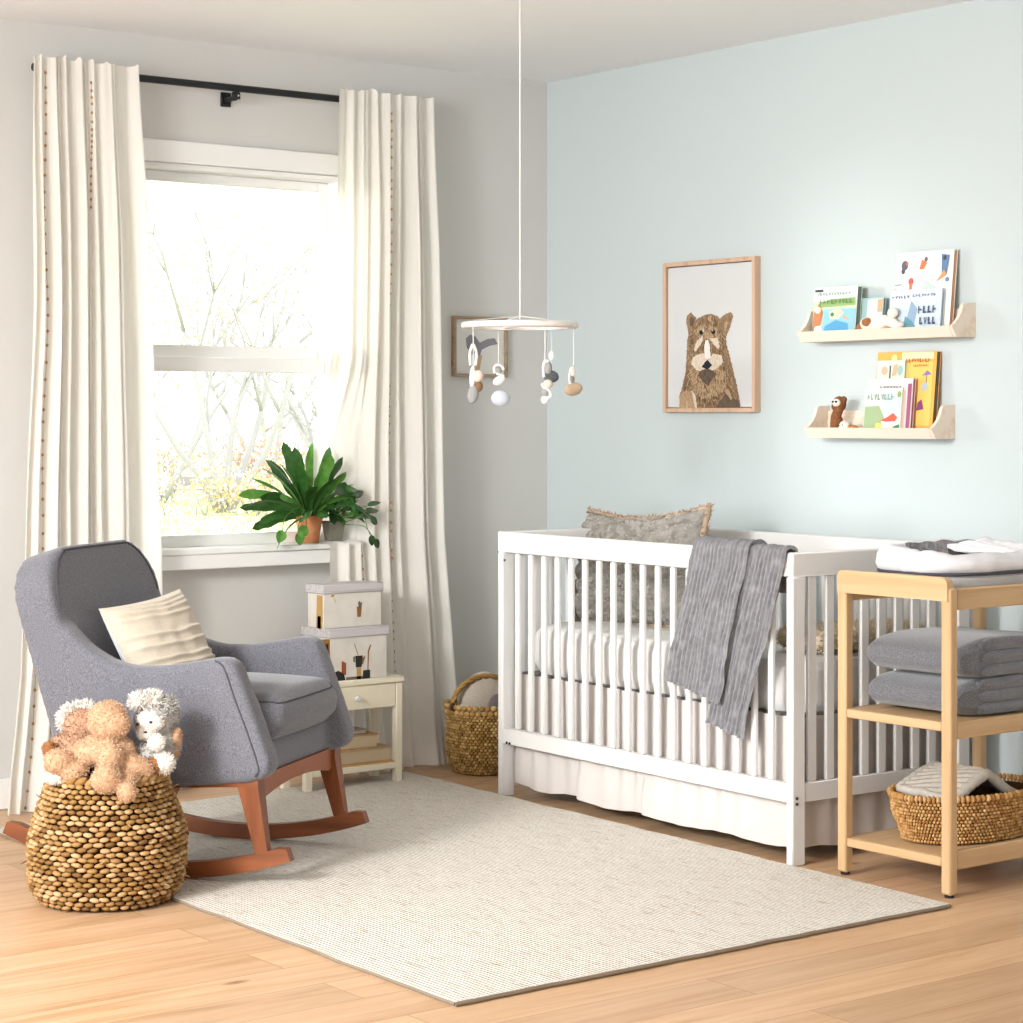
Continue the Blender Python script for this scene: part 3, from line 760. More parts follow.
spec = [(176, 48, .33, .9), (186, 34, .33, .75), (196, 22, .28, .7), (166, 58, .30, .7), (150, 70, .30, .5), (120, 84, .30, .3), (60, 86, .31, .2), (20, 74, .27, .5), (-8, 60, .24, .7), (215, 45, .29, .8), (240, 58, .27, .8), (270, 66, .25, .7), (300, 56, .23, .9), (330, 50, .2, .9), (345, 76, .28, .4), (192, 64, .33, .7), (225, 72, .28, .45), (178, 12, .25, .6), (205, 6, .26, 1.0), (260, 40, .18, 1.1), (100, 78, .28, .4), (285, 78, .28, .3), (190, 44, .27, .7), (140, 80, .33, .3), (205, 70, .30, .6), (180, 72, .31, .6), (232, 30, .22, .9), (310, 70, .24, .5), (0, 82, .30, .25), (170, 28, .30, .55)]
for q, (az, el, L, dr) in enumerate(spec):
    azr = math.radians(az); w = rnd.uniform(.017, .025); m = q % 3 == 0
    strap(g, (.014*cos(azr), min(.014*sin(azr), .01), .086), azr, math.radians(el), L*.88, w*.9, dr*1.25, m, .13, rnd.uniform(-.5, .5), rnd.random()*6, roll=abs(cos(azr))*rnd.choice((-1, 1, 1))*rnd.uniform(.3, 1.2))
for v in g.v:
    if v.y > .025: v.y = .025+(v.y-.025)*.1
g.build('leaves', [M['leaf'], M['leaf_l']], t, ang=None, recalc=False)
def roundleaf(g, c, d, up, L, w, m):
    d = Vector(d).normalized(); sd = d.cross(Vector(up)).normalized(); u = sd.cross(d); vs = []; fs = []; ns = 8
    for i in range(ns+1):
        s = i/ns; ww = w*(sin(PI*s**.8))**.75
        for k in (-1, -.5, 0, .5, 1): vs.append(Vector(c)+d*L*s+sd*ww*k+u*(abs(k)*ww*.25-.12*L*s*s))
    for i in range(ns):
        for k in range(4): a = i*5+k; fs.append([a, a+1, a+6, a+5])
    g.add(vs, fs, m)
g = G(); g2 = G()
for pts, dd in (([(-.01, -.02, .09), (-.07, -.06, .13), (-.15, -.09, .10), (-.168, -.095, .055)], (-.35, -.1, -1)), ([(-.01, -.02, .09), (-.06, -.07, .12), (-.10, -.1, .09), (-.108, -.1, .045)], (.25, -.1, -1)), ([(0, -.02, .09), (-.04, -.05, .11), (-.06, -.08, .06), (-.062, -.09, .06)], (-.6, 0, -.4))):
    g.tube(catmull(pts, 6), .0016, 5); roundleaf(g2, pts[-1], dd, (0, -1, .2), .048, .021, 0)
g.build('trailing_stem', M['stem'], t, ang=None); g2.build('oval_leaves', M['leaf_l'], t, ang=None, recalc=False)
t = thing('potted_houseplant', 'small dark leafy houseplant in a grey square pot beside the terracotta pot', 'potted plant', (-1.012, -.057, .828))
g = G(); vs = []; fs = []
for z, h in ((0, .024), (.07, .033), (.07, .030), (.06, .028)):
    for i, j in ((-1, -1), (1, -1), (1, 1), (-1, 1)): vs.append((i*h, j*h*.8, z))
for a in range(3):
    for k in range(4): fs.append([a*4+k, a*4+(k+1) % 4, a*4+4+(k+1) % 4, a*4+4+k])
fs += [[3, 2, 1, 0], [12, 13, 14, 15]]
g.add(vs, fs).build('pot', M['greypot'], t, sm=False)
G().box((0, 0, .062), (.054, .042, .008), .002).build('soil', M['soil'], t)
gs = G(); gl = G(); rnd = random.Random(4)
for k in range(44):
    az = rnd.uniform(-2.6, 1.0) if k % 4 else rnd.uniform(-.7, .5); L = rnd.uniform(.05, .125); e = rnd.uniform(.1, 1.25)
    if cos(az) < -.2: L *= .7
    d = Vector((cos(az)*cos(e), sin(az)*cos(e)*.7, sin(e)))
    p0 = Vector((rnd.uniform(-.01, .01), 0, .064)); p1 = p0+d*L*.6+Vector((0, 0, .02)); p2 = p0+d*L+Vector((0, 0, .01))
    gs.tube(catmull([p0, p1, p2], 4), .0013, 5)
    dd = Vector((d.x, d.y, rnd.uniform(-.5, .5)))
    roundleaf(gl, p2, dd, (rnd.uniform(-.3, .3), -.6, 1), rnd.uniform(.045, .07), rnd.uniform(.013, .019), k % 3 == 0)
for pts, dd in (([(.02, -.02, .065), (.06, -.06, .09), (.07, -.075, .05), (.078, -.08, .028)], (.3, 0, -1)), ([(.02, -.02, .065), (.07, -.05, .10), (.085, -.06, .09), (.09, -.06, .085)], (.9, 0, -.5)), ([(.02, -.02, .06), (.06, -.06, .06), (.085, -.075, .03), (.092, -.08, .012)], (.5, 0, -.6))):
    gs.tube(catmull(pts, 6), .0015, 5); roundleaf(gl, pts[-1], dd, (0, -1, .3), .04, .015, 0)
for gg in (gs, gl):
    for v in gg.v:
        k_ = smooth((v.x-.005)/.05); v.y -= .13*k_; v.x -= .062*k_
        if v.y > .03: v.y = .03+(v.y-.03)*.1
gs.build('stems', M['stem'], t, ang=None); gl.build('leaves', [M['leaf_d'], M['leaf']], t, ang=None, recalc=False)

# ------------------------------------------------------------------ round basket in the corner
cb = thing('handled_basket', 'round woven basket with an arched handle, between the right curtain and the crib', 'basket', (-.552, -.335, 0))
def rc(z, a): return .112+.022*smooth(z/.08)-.0*z
g = G(); woven(g, rc, .004, .215, 20, 58, .005, seed=8, stag=.5, jit=.08, fat=1.05, tall=1.15)
g.lathe([(rc(z, 0)-.006, z) for z in [.003+.213*i/8 for i in range(9)]]+[(rc(z, 0)-.014, z) for z in (.21, .1, .02)]+[(0, .018)], 36, m=1)
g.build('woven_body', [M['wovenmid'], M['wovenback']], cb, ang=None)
g = G(); woven(g, lambda z, a: .139, .212, .25, 2, 40, .009, seed=2, jit=.08); g.build('rim', M['wovenmid'], cb, ang=None)
g = G()
for k in range(3):
    pts = [Vector((-.142*cos(a), .0, .235+.105*sin(a)))+Vector((0, .006*cos(9*a+k*2.1), .006*sin(9*a+k*2.1))) for a in [PI*i/40 for i in range(41)]]
    g.tube(pts, .0058, 6)
h = g.build('handle', M['wovenmid'], cb, ang=None)
G().ell((-.141, -.003, .242), (.009, .012, .016), nu=10, nv=8).build('handle_loop', plain('dark_leather', '#3A2A1C', .7, .2), h)
cp = thing('round_cushion', 'beige cushion with a grey animal face inside the handled basket', 'cushion', (-.542, -.325, .10)); cp.scale = (1.12, 1, 1.28)
o = blob('cover', [((0, .01, .10), (.10, .045, .10))], fabric('beige_cotton', '#B9AC9C', '#CBBFB0', 400.), cp, .008, 2)
p = blob('grey_patch', [((.03, -.032, .085), (.05, .012, .055))], plain('mauve_grey_felt', '#7E7173', .9, .1), cp, .005, 2)
G().ell((.05, -.046, .112), (.018, .004, .013), nu=12, nv=8).build('beak', plain('amber_felt', '#C68A4A', .8, .1), p)
G().ell((.033, -.046, .114), (.011, .004, .008), nu=10, nv=6).build('eye', M['eye'], p)

# ------------------------------------------------------------------ small picture beside the curtain
sp = thing('picture_frame', 'small framed print of a grey flower in a tan vase, behind the mobile', 'picture', (-.33, 0, 1.53))
w2, h2 = .126, .113; g = G()
for (c, d) in (((-w2+.0055, -.011, 0), (.011, .02, h2*2)), ((w2-.0055, -.011, 0), (.011, .02, h2*2)), ((0, -.011, h2-.0055), (w2*2-.022, .02, .011)), ((0, -.011, -h2+.0055), (w2*2-.022, .02, .011))): g.box(c, d, .001)
g.build('frame', wood('brown_frame_wood', '#85705A', '#A08A72', 'x', 40.), sp)
cv = G().box((0, -.006, 0), (w2*2-.02, .006, h2*2-.02), .0005).build('print', plain('off_white_print', '#D9D7D2', .7, .2), sp)
def art(name, mat, poly, y=.0095): G().prism(poly, lambda a, b, k: (a, -y-k, b), 0, .0006).build(name, mat, cv, sm=False)
gy = plain('grey_petal', '#8D8A92', .7, .1)
art('printed_bloom', gy, [(-.035, -.03), (-.06, -.005), (-.065, .03), (-.045, .045), (-.02, .038), (.0, .015), (.035, .03), (.07, .034), (.085, .012), (.05, .006), (.01, -.01), (.0, -.035), (-.02, -.022)])
art('printed_vase', plain('tan_vase', '#C2A88A', .7, .1), [(-.028, -.098), (-.004, -.098), (.012, -.03), (-.012, -.032)])
# ------------------------------------------------------------------ crib (local -X = front, +Y = window end)
CL = (-.487, -1.502, 0); CR = math.radians(-2)
cr = thing('crib', 'white slatted wooden baby crib against the pale blue wall', 'crib', CL, CR)
ZT = .884
M['support'] = plain('grey_metal_support', '#6E6B69', .6, .2)
def part(name, c, d, b=.0025, mat='white', parent=cr, **k): return G().box(c, d, b).build(name, M[mat], parent, **k)
posts = []
for y in (-.706, .706):
    for x in (-.335, .335):
        p = part('post', (x, y, .4075), (.05, .028, .815), .004)
    e = part('end_top_rail', (0, y, .8495), (.72, .028, .069), .004)
    part('end_bottom_rail', (0, y, .205), (.62, .022, .054))
    s0 = None
    for i in range(9):
        x = -.31+.62*(i+.5)/9
        if s0 is None: s0 = G().box((0, 0, .5235), (.032, .014, .583), .003).build('slat', M['white'], cr); s0.location = (x, y, 0)
        else: dup(s0, cr, (x, y, 0))
for x in (-.347, .347):
    part('front_top_rail' if x < 0 else 'back_top_rail', (x, 0, .8495), (.026, 1.384, .069), .004)
    part('front_bottom_rail' if x < 0 else 'back_bottom_rail', (x, 0, .205), (.026, 1.384, .054))
    s0 = None
    for i in range(18):
        y = .692-1.384*(i+1)/19
        if s0 is None: s0 = G().box((0, 0, .5235), (.018, .021, .583), .005).build('slat', M['white'], cr); s0.location = (x, y, 0)
        else: dup(s0, cr, (x, y, 0))
part('mattress_support', (0, 0, .412), (.60, 1.33, .008), .002, 'support')
M['screw'] = plain('dark_screw', '#4A4A48', .4, .4, metal=.6)
for (x, y, z, ax) in ((-.361, .676, .79, 'Y'), (-.361, .664, .184, 'Y'), (-.361, .648, .184, 'Y'), (-.345, -.7205, .192, 'X'), (-.345, -.7205, .176, 'X')):
    G().lathe([(0, 0), (.0045, .0005), (.0045, .003), (0, .003)], 10, T=Matrix.Translation((x, y, z)) @ Matrix.Rotation(-PI/2 if ax == 'Y' else PI/2, 4, ax)).build('bolt', M['screw'], cr)
def on_crib(name, label, cat, loc, **k):
    p = Vector(CL)+Matrix.Rotation(CR, 3, 'Z') @ Vector(loc)
    return thing(name, label, cat, p, CR, **k)
M['sheet'] = plain('white_cotton_sheet', '#DDDBD9', .9, .1, (60, .12), )
M['skirtcloth'] = plain('white_skirt_cloth', '#CFC9C5', .9, .1, (300, .1))
mt = on_crib('mattress', 'white sheeted mattress inside the crib', 'mattress', (0, 0, .417))
def matt(u, v):
    a = 2*PI*u; hx, hy = .305, .668; n = 7
    r = 1/((abs(cos(a))**n+abs(sin(a))**n)**(1/n))
    prof = [(0, .0), (.97, .0), (1, .02), (1.005, .07), (1, .12), (.975, .148), (.9, .158), (0, .163)]
    t = v*(len(prof)-1); i = min(int(t), len(prof)-2); k = prof[i]; l = prof[i+1]; t -= i
    s, z = lerp(k[0], l[0], t), lerp(k[1], l[1], t)
    x, y = hx*r*cos(a), hy*r*sin(a)
    ins = 1-s if s > .5 else 0
    m = (1-(1-s)*(1 if s < .5 else .35/max(abs(r*cos(a)), .5)))
    x *= s; y = y*s if s < .5 else y-(1-s)*.31*(1 if y > 0 else -1)*min(1, abs(sin(a))*1.2)
    wr = .006*nz(a*9, z*7, 3)*(1 if .02 < z < .15 else .3)+.006*abs(sin(y*38+2*nz(y*6, z*9, 1)))*(1 if .02 < z < .14 else 0)
    rr = Vector((cos(a), sin(a), 0))*wr
    return (x+rr.x, y+rr.y, z+.005*nz(x*9, y*14, 5)*(1 if z > .14 else 0))
G().grid(matt, 320, 28, cu=True).build('fitted_sheet', M['sheet'], mt, ang=None)
sk = on_crib('crib_skirt', 'white gathered crib skirt hanging below the mattress to the floor', 'crib skirt', (0, 0, 0))
def skirt(x0, y0, x1, y1, nx, ny, seed, nm, z0=.035, splits=()):
    L = math.hypot(x1-x0, y1-y0); dx, dy = (x1-x0)/L, (y1-y0)/L
    def f(u, v):
        z = lerp(z0, .412, v); d = u*L
        amp = .006*(1-.55*smooth((.2-z)/.12)); 
        o = amp*sin(d*66+3*nz(d*5, z*.8, seed))+.008*nz(d*4, z*2, seed+3)*(1.6-v)
        for (s, a) in splits:
            q = (d-s)/.018
            if z < .26: o += a*(1/(1+math.exp(-q*3)))*math.exp(-max(0, d-s)*3.2)*smooth((.26-z)/.2)
        zz = z
        if v < .02: zz += .010*nz(d*5, seed, 2)+.006*sin(d*17+seed)
        return (x0+dx*d+nx*o, y0+dy*d+ny*o, zz)
    G().grid(f, 260, 40).build(nm, M['skirtcloth'], sk, ang=None, recalc=False)
skirt(-.312, .684, -.312, -.684, -1, 0, 2, 'front_panel', .04, ((.36, .03), (.70, .03)))
skirt(-.318, -.682, .31, -.682, 0, -1, 7, 'end_panel', .034)
skirt(-.318, .682, .31, .682, 0, 1, 9, 'end_panel', .034)

# pillow standing in the crib
M['tuft'] = plain('grey_tufted_yarn', '#8F8B84', .95, .1, (170, .9, .006), vary=(26, '#A8A49C'))
M['fringe'] = plain('beige_fringe_yarn', '#B7A08A', .95, .1, (200, .5))
cp = on_crib('throw_pillow', 'grey tufted square pillow with beige fringe standing in the crib', 'pillow', (.05, .475, .762))
cp.rotation_euler = Euler((math.radians(-13), math.radians(-3.0), math.radians(-92)))
def tuft(a, b):
    q = b*1.0+.28*abs(sin(a*2.4+.5))+.14*nz(a*2, b*2, 4)
    return .020*abs(sin(q*10.5))**.7+.008*nz(a*22, b*22, 2)+.004*nz(a*45, b*45, 6)
def pil2(w, h, t):
    g = G()
    for sd in (1, -1):
        def f(u, v, sd=sd):
            a, b = 2*u-1, 2*v-1
            x = a*w/2*(1-.07*(1-b*b)); z = b*h/2*(1-.19*(1-a*a)*(1 if b > 0 else .2))
            k = max(0, 1-abs(a)**3)*max(0, 1-abs(b)**3)
            y = t/2*k**.5+(tuft(a, b)*min(1, k*7) if sd > 0 else 0)
            return (x, -sd*y, z)
        g.grid(f, 130, 110 if sd > 0 else 40)
    return g
o = pil2(.64, .40, .17).build('cover', M['tuft'], cp, ang=None)
o.data.materials.append(plain('pale_grey_yarn', '#B9B4AC', .95, .1)); fur(o, 9000, .017, .0026, 1, .75, 12, keep=lambda p: nz(p.x*30+9*abs(p.z), p.z*30, 3) > -.05)
e = []
for (a0, b0, a1, b1) in ((-1, -1, 1, -1), (1, -1, 1, 1), (1, 1, -1, 1), (-1, 1, -1, -1)):
    for i in range(24):
        a = lerp(a0, a1, i/24); b = lerp(b0, b1, i/24)
        e.append((a*.32*(1-.07*(1-b*b)), 0, b*.20*(1-.19*(1-a*a)*(1 if b > 0 else .2))))
o = G().tube(e, .010, 8, closed=True).build('fringe', M['fringe'], cp, ang=None)
fur(o, 2200, .013, .0022, 0, .6, 3)

# fluffy throw folded over the far end of the mattress
M['beigefur'] = plain('beige_faux_fur', '#C2AD90', .95, .1, vary=(30, '#D9C9B2')); M['paletip'] = plain('pale_fur_tips', '#DCCFBC', .95, .1)
ft = on_crib('fur_blanket', 'beige fluffy blanket folded on the end of the crib mattress', 'blanket', (.03, -.56, .586))
o = G().box((0, 0, .032), (.46, .20, .06), .02).build('folded_fur', M['beigefur'], ft); remesh(o, .009, 6); o.data.materials.append(M['paletip']); fur(o, 6000, .012, .0014, 1, .55, 8)

# muslin blanket hung over the front rail
M['muslin'] = plain('grey_crinkled_muslin', '#87868A', .95, .1, (260, .3), vary=(60, '#98979B'))
bl = on_crib('blanket', 'grey crinkled muslin blanket draped over the front rail of the crib', 'blanket', (-.36, -.42, .884))
def drape(ya, yb, sk_, zl, zr, off, seed, inner, nm, wob=.01):
    def f(u, v):
        bot = lerp(zl, zr, u)-.012*sin(u*5+seed)*0
        L0 = inner; L1 = .05; L2 = .884-bot; T = L0+L1+L2; d = v*T
        y = lerp(ya, yb, u)
        rid = .0078*sin(u*2*PI*abs(yb-ya)/.0165+2.2*nz(u*3, v*6, seed))*(.75+.6*nz(u*9, v*16, seed+5))+.0018*nz(u*40, v*60, seed)
        sw = .012*sin(u*7+seed)*smooth((d-L0-L1)/.3)+.010*nz(u*3, v*3, seed+2)*smooth((d-L0-L1)/.2)
        o = .008+off+rid+abs(sw)
        if d < L0: x, z = .026+o, .884-(L0-d); sx = 1
        elif d < L0+L1:
            t = (d-L0)/L1*PI; x = .013+(.013+o)*cos(t); z = .884+o*1.0*sin(t)+.001
        else:
            q = d-L0-L1; x = -o; z = .884-q; y += sk_*q+.012*sin(q*9+seed)*smooth(q/.2)*(u-.5)
            if v > .985: x -= .004*sin(u*40)
        return (x, y+.42, z-.884)
    G().grid(f, 230, 120).build(nm, M['muslin'], bl, ang=None, recalc=False)
drape(-.525, -.705, .30, .372, .335, .004, 4, .12, 'rear_fold')
drape(-.315, -.565, .27, .478, .43, .014, 1, .16, 'front_fold')

# ------------------------------------------------------------------ mobile
mo = thing('baby_mobile', 'white hoop mobile with felt stones hanging from the ceiling on a cord', 'mobile', (-1.16, -1.33, 1.546), math.radians(-37.5))
G().tube([(0, 0, .018), (0, 0, .5), (0, 0, CEIL-1.546)], .0026, 8).build('cord', M['white'], mo)
M['hoop'] = wood('whitewashed_wood', '#D5C7BF', '#EFE9E4', 'x', 30., .6, .2)
g = G(); prof = [(.148, -.009), (.175, -.009), (.179, -.005), (.179, .004), (.175, .008), (.152, .008), (.148, .005)]
n = 64; vs = [(r*cos(2*PI*j/n), r*sin(2*PI*j/n), z) for j in range(n) for r, z in prof]; k = len(prof)
g.add(vs, [[j*k+i, j*k+(i+1) % k, ((j+1) % n)*k+(i+1) % k, ((j+1) % n)*k+i] for j in range(n) for i in range(k)])
g.build('hoop', M['hoop'], mo)
g = G()
for a in (.3, 1.87): g.box((0, 0, 0), (.31, .014, .010), .002, R=rot(z=a))
g.build('cross_bar', M['hoop'], mo)
g = G()
for a in (.5, 2.05, 3.7, 5.2): g.tube([(0, 0, .027), (.165*cos(a), .165*sin(a), .011)], .0016, 6)
g.build('suspension_string', M['white'], mo)
felt = {n2: plain('felt_'+n2, c, .95, .05, (300, .3)) for n2, c in dict(white='#E9E6E2', grey='#9C9C9B', dark='#5C6062', beige='#BFA88E', pink='#DCCABC', brown='#86664C', blue='#C9CFD8').items()}
K = .00305
def charm(px, yy, top, items, loops=()):
    x0 = (px-521)*K; zf = lambda py: -(py-325)*K
    s = G().tube([(x0, yy, -.008), (x0+.001, yy, zf((top+330)/2)), (x0, yy, zf(top))], .0016, 6).build('string', M['white'], mo)
    for (cx, cy, rx, rz, col, an) in items:
        G().ell(((cx-521)*K, yy, zf(cy)), (rx*K, min(rx, rz)*K*.8, rz*K), rot(0, an, 0), 16, 12).build('felt_stone', felt[col], s)
    for pts in loops:
        G().tube(catmull([((a-521)*K, yy-.004, zf(b)) for a, b in pts], 6), .0042, 8).build('felt_cord', felt['white'], s)
charm(474.5, -.085, 372, ((474, 377, 3.0, 11, 'white', .05), (479.5, 376.5, 5.6, 6, 'pink', .2), (480, 387, 4.2, 5.2, 'brown', .2), (474.5, 394.5, 5.6, 9.3, 'grey', .15)), (([(474, 345), (471.5, 354), (472, 366)]), ([(475, 345), (478, 354), (477, 366)])))
charm(499, .145, 366, ((500, 379.5, 7, 4.6, 'white', -.5), (499, 369, 4, 4, 'grey', .2), (501.5, 397.5, 9.8, 8.2, 'blue', 0)), (([(495.5, 372), (495, 366), (499, 363.5), (503.5, 366), (504, 369)]), ([(497, 372), (500.5, 373.5), (505, 375)])))
charm(553, .135, 371, ((553, 375.5, 7.8, 6.2, 'dark', .2),), (([(553, 350), (551.5, 354), (553, 358), (554.5, 354), (553, 350)]),))
charm(545, -.145, 362, ((548, 368.5, 4.2, 6.4, 'grey', 0), (548, 384.5, 4.8, 4.4, 'pink', 0), (545.5, 392, 3.6, 5, 'grey', .2), (545, 400, 4, 4.2, 'white', .3)), (([(544, 378), (543.5, 368), (545, 363), (548.5, 362)]), ([(542, 384), (544, 388), (549, 391), (550.5, 396), (547, 399)])))
charm(574, -.03, 371, ((573, 372, 3.6, 5.2, 'white', 0), (572, 380, 3.3, 5, 'grey', .1), (574, 389, 9.2, 6.6, 'beige', -.25)), (([(571.5, 369), (570, 377), (571, 385)]),))
# ------------------------------------------------------------------ framed animal portrait
pf = thing('picture_frame', 'wood framed portrait of a brown furry animal on the blue wall above the crib', 'picture', (0, -.94, 1.55))
W2, H2 = .237, .267; g = G()
for (y, z, dy, dz) in ((-W2+.0075, 0, .015, H2*2), (W2-.0075, 0, .015, H2*2), (0, H2-.0075, W2*2-.03, .015), (0, -H2+.0075, W2*2-.03, .015)): g.box((-.0145, y, z), (.029, dy, dz), .0012)
g.build('frame', M['framewood'], pf)
cvs = G().box((-.011, 0, 0), (.016, W2*2-.036, H2*2-.036), .001).build('canvas', plain('pale_grey_canvas', '#CFD0D1', .8, .1, (500, .1)), pf)
def fmat(nm, a, b, c):
    m, nt, bs = newmat(nm); v = coords(nt, (1, 210, 60)); n = N(nt, 'ShaderNodeTexNoise', Scale=1., Detail=4., Roughness=.7, Distortion=1.2); nt.links.new(v, n.inputs['Vector'])
    nt.links.new(ramp(nt, n.outputs['Fac'], [(.3, a), (.5, b), (.7, c)]), bs.inputs['Base Color']); bs.inputs['Roughness'].default_value = .8; return m
F1 = fmat('printed_brown_fur', '#5E4936', '#8B6F53', '#B09676'); F2 = fmat('printed_tan_fur', '#8A6D52', '#AC8E6D', '#CDB493'); F3 = fmat('printed_pale_fur', '#BCA78C', '#D6C8B4', '#E6DED2'); F4 = fmat('printed_dark_fur', '#463A31', '#5E4E41', '#7C6751')
PW = plain('printed_white', '#E6E1DA', .8, .1); PD = plain('printed_near_black', '#2A2D33', .7, .1)
def B(X, Y): return (.24-(680+X/8.53-663)*.00516, .267-(300+Y/8.53-260.5)*.003513)
lay = [0]
def bart(nm, mat, pts, jag=0.):
    lay[0] += 1; d = .0193+lay[0]*.00018; rn = random.Random(lay[0]); q = []
    if jag:
        for (a, b), (c, e) in zip(pts, pts[1:]+pts[:1]):
            L = math.hypot(c-a, e-b); k = max(1, int(L/9))
            for i in range(k):
                t = i/k; q.append((lerp(a, c, t)+rn.uniform(-jag, jag), lerp(b, e, t)+rn.uniform(-jag, jag)))
    else: q = pts
    q = [(a, min(b, 950)) for a, b in q]
    G().prism(q, lambda a, b, k: (-d-k, *B(a, b)), 0, .00015).build(nm, mat, cvs, sm=False)
def circ(x, y, rx, ry, n=16): return [(x+rx*cos(2*PI*i/n), y+ry*sin(2*PI*i/n)) for i in range(n)]
bart('printed_body', F1, [(-2, 950), (0, 800), (20, 720), (45, 620), (55, 470), (62, 340), (80, 260), (130, 170), (200, 132), (260, 122), (330, 150), (385, 260), (400, 400), (430, 520), (470, 680), (505, 860), (514, 950)], 4)
bart('printed_ear', F1, [(72, 290), (52, 180), (58, 125), (92, 100), (142, 152), (120, 220)], 3); bart('printed_ear', F1, [(340, 168), (390, 128), (432, 118), (452, 150), (430, 230), (395, 320), (365, 260)], 3)
bart('printed_inner_ear', F4, [(85, 215), (82, 160), (98, 135), (128, 160), (105, 220)], 2); bart('printed_inner_ear', F2, [(375, 235), (390, 190), (408, 180), (402, 240), (388, 280)], 2)
bart('printed_brow', F2, [(130, 290), (160, 220), (210, 205), (230, 250), (270, 320), (215, 330), (165, 330)], 4); bart('printed_brow', F2, [(240, 250), (275, 220), (320, 235), (340, 300), (330, 340), (270, 320)], 4)
bart('printed_chest', F2, [(80, 600), (140, 560), (330, 570), (390, 620), (400, 740), (330, 820), (200, 860), (110, 780)], 5)
FS = island('printed_fur_stroke_colours', [(0, '#5B4735'), (.35, '#87694C'), (.7, '#B39775'), (1, '#D2BC9C')], .85)
def strokes(n, seed, poly, ln):
    rn = random.Random(seed); g = G(); lay[0] += 1; d = .0193+lay[0]*.00018
    def inside(x, y):
        c = False
        for (x0, y0), (x1, y1) in zip(poly, poly[1:]+poly[:1]):
            if (y0 > y) != (y1 > y) and x < (x1-x0)*(y-y0)/(y1-y0)+x0: c = not c
        return c
    k = 0
    while k < n:
        x, y = rn.uniform(0, 512), rn.uniform(100, 930)
        if not inside(x, y): continue
        a = (x-255)/255*.9+rn.gauss(0, .35); L = ln*rn.uniform(.6, 1.3); w = rn.uniform(2.5, 5)
        x1, y1 = x+sin(a)*L, min(y+cos(a)*L, 948); k += 1
        g.flat([(x-w, y), (x+w, y), (x1+w*.4, y1), (x1-w*.4, y1)], lambda p, q: (-d, *B(p, q)))
    g.build('printed_fur_strokes', FS, cvs, sm=False)
strokes(900, 31, [(8, 930), (20, 800), (40, 720), (62, 600), (72, 470), (78, 350), (100, 260), (140, 185), (205, 145), (258, 136), (320, 160), (370, 265), (388, 400), (415, 520), (455, 690), (490, 860), (500, 930)], 34)
bart('printed_cheek', F3, [(120, 420), (150, 340), (195, 310), (200, 350), (165, 400), (135, 440)], 4); bart('printed_cheek', F3, [(255, 330), (320, 330), (345, 400), (330, 425), (290, 385)], 4)
bart('printed_muzzle', F3, [(95, 545), (120, 480), (200, 455), (240, 520), (290, 460), (360, 480), (375, 540), (310, 595), (235, 615), (150, 600)], 5)
bart('printed_chin', F4, [(155, 640), (190, 600), (240, 585), (290, 605), (310, 640), (240, 740)], 5)
bart('printed_nose_stripe', PW, [(222, 345), (245, 345), (258, 400), (266, 490), (240, 512), (214, 490), (212, 400)], 2)
bart('printed_nose', PD, [(188, 575), (215, 535), (238, 514), (262, 540), (278, 560), (240, 594)], 2)
bart('printed_eye', PD, circ(187, 277, 19, 20)); bart('printed_eye', PD, circ(288, 277, 18, 18)); bart('printed_eye_ring', F3, circ(205, 262, 9, 16)); bart('printed_eye_light', PW, circ(284, 268, 5, 4, 8))
bart('printed_arm', F2, [(-2, 950), (0, 810), (50, 775), (110, 770), (140, 830), (160, 950)], 4); bart('printed_arm_edge', F3, [(108, 775), (135, 800), (158, 950), (138, 950)], 3)
bart('printed_shadow', F4, [(300, 950), (340, 870), (400, 800), (450, 840), (505, 860), (512, 950)], 4); bart('printed_leg', F2, [(380, 770), (420, 760), (450, 840), (440, 860)], 4)

# ------------------------------------------------------------------ wall ledges
def ledge(label, yc, z0, w):
    t = thing('wall_ledge', label, 'shelf', (0, yc, z0), group='wooden picture ledges')
    G().box((-.006, 0, .045), (.012, w-.024, .09), .0015).build('back_board', M['palewood'], t)
    G().box((-.046, 0, .006), (.09, w-.024, .012), .0015).build('base_board', M['palewood'], t)
    G().prism([(-.082, 0), (-.092, 0), (-.112, .034), (-.101, .034)], lambda a, b, k: (a, k, b), -w/2+.0125, w/2-.0125).build('front_lip', M['palewood'], t, sm=False)
    pr = [(0, 0), (-.09, 0), (-.110, .032), (-.096, .040), (-.078, .056), (-.066, .076), (-.058, .098), (-.05, .104), (0, .106)]
    for s in (-1, 1): G().prism(pr, lambda a, b, k: (a, k, b), s*(w/2-.012), s*w/2).build('end_bracket', M['palewood'], t, sm=False)
ledge('pale wooden ledge, upper of the two, holding picture books on the blue wall', -1.793, 1.512, .665)
ledge('pale wooden ledge, lower of the two, holding books and a brown plush monkey', -1.768, 1.198, .55)
P_ = {}
def pm(c):
    if c not in P_: q = [int(c[i:i+2], 16) for i in (1, 3, 5)]; P_[c] = plain('print_'+c.strip('#').lower(), '#'+''.join('%02X' % int(x*.86+225*.14) for x in q), .6, .2)
    return P_[c]
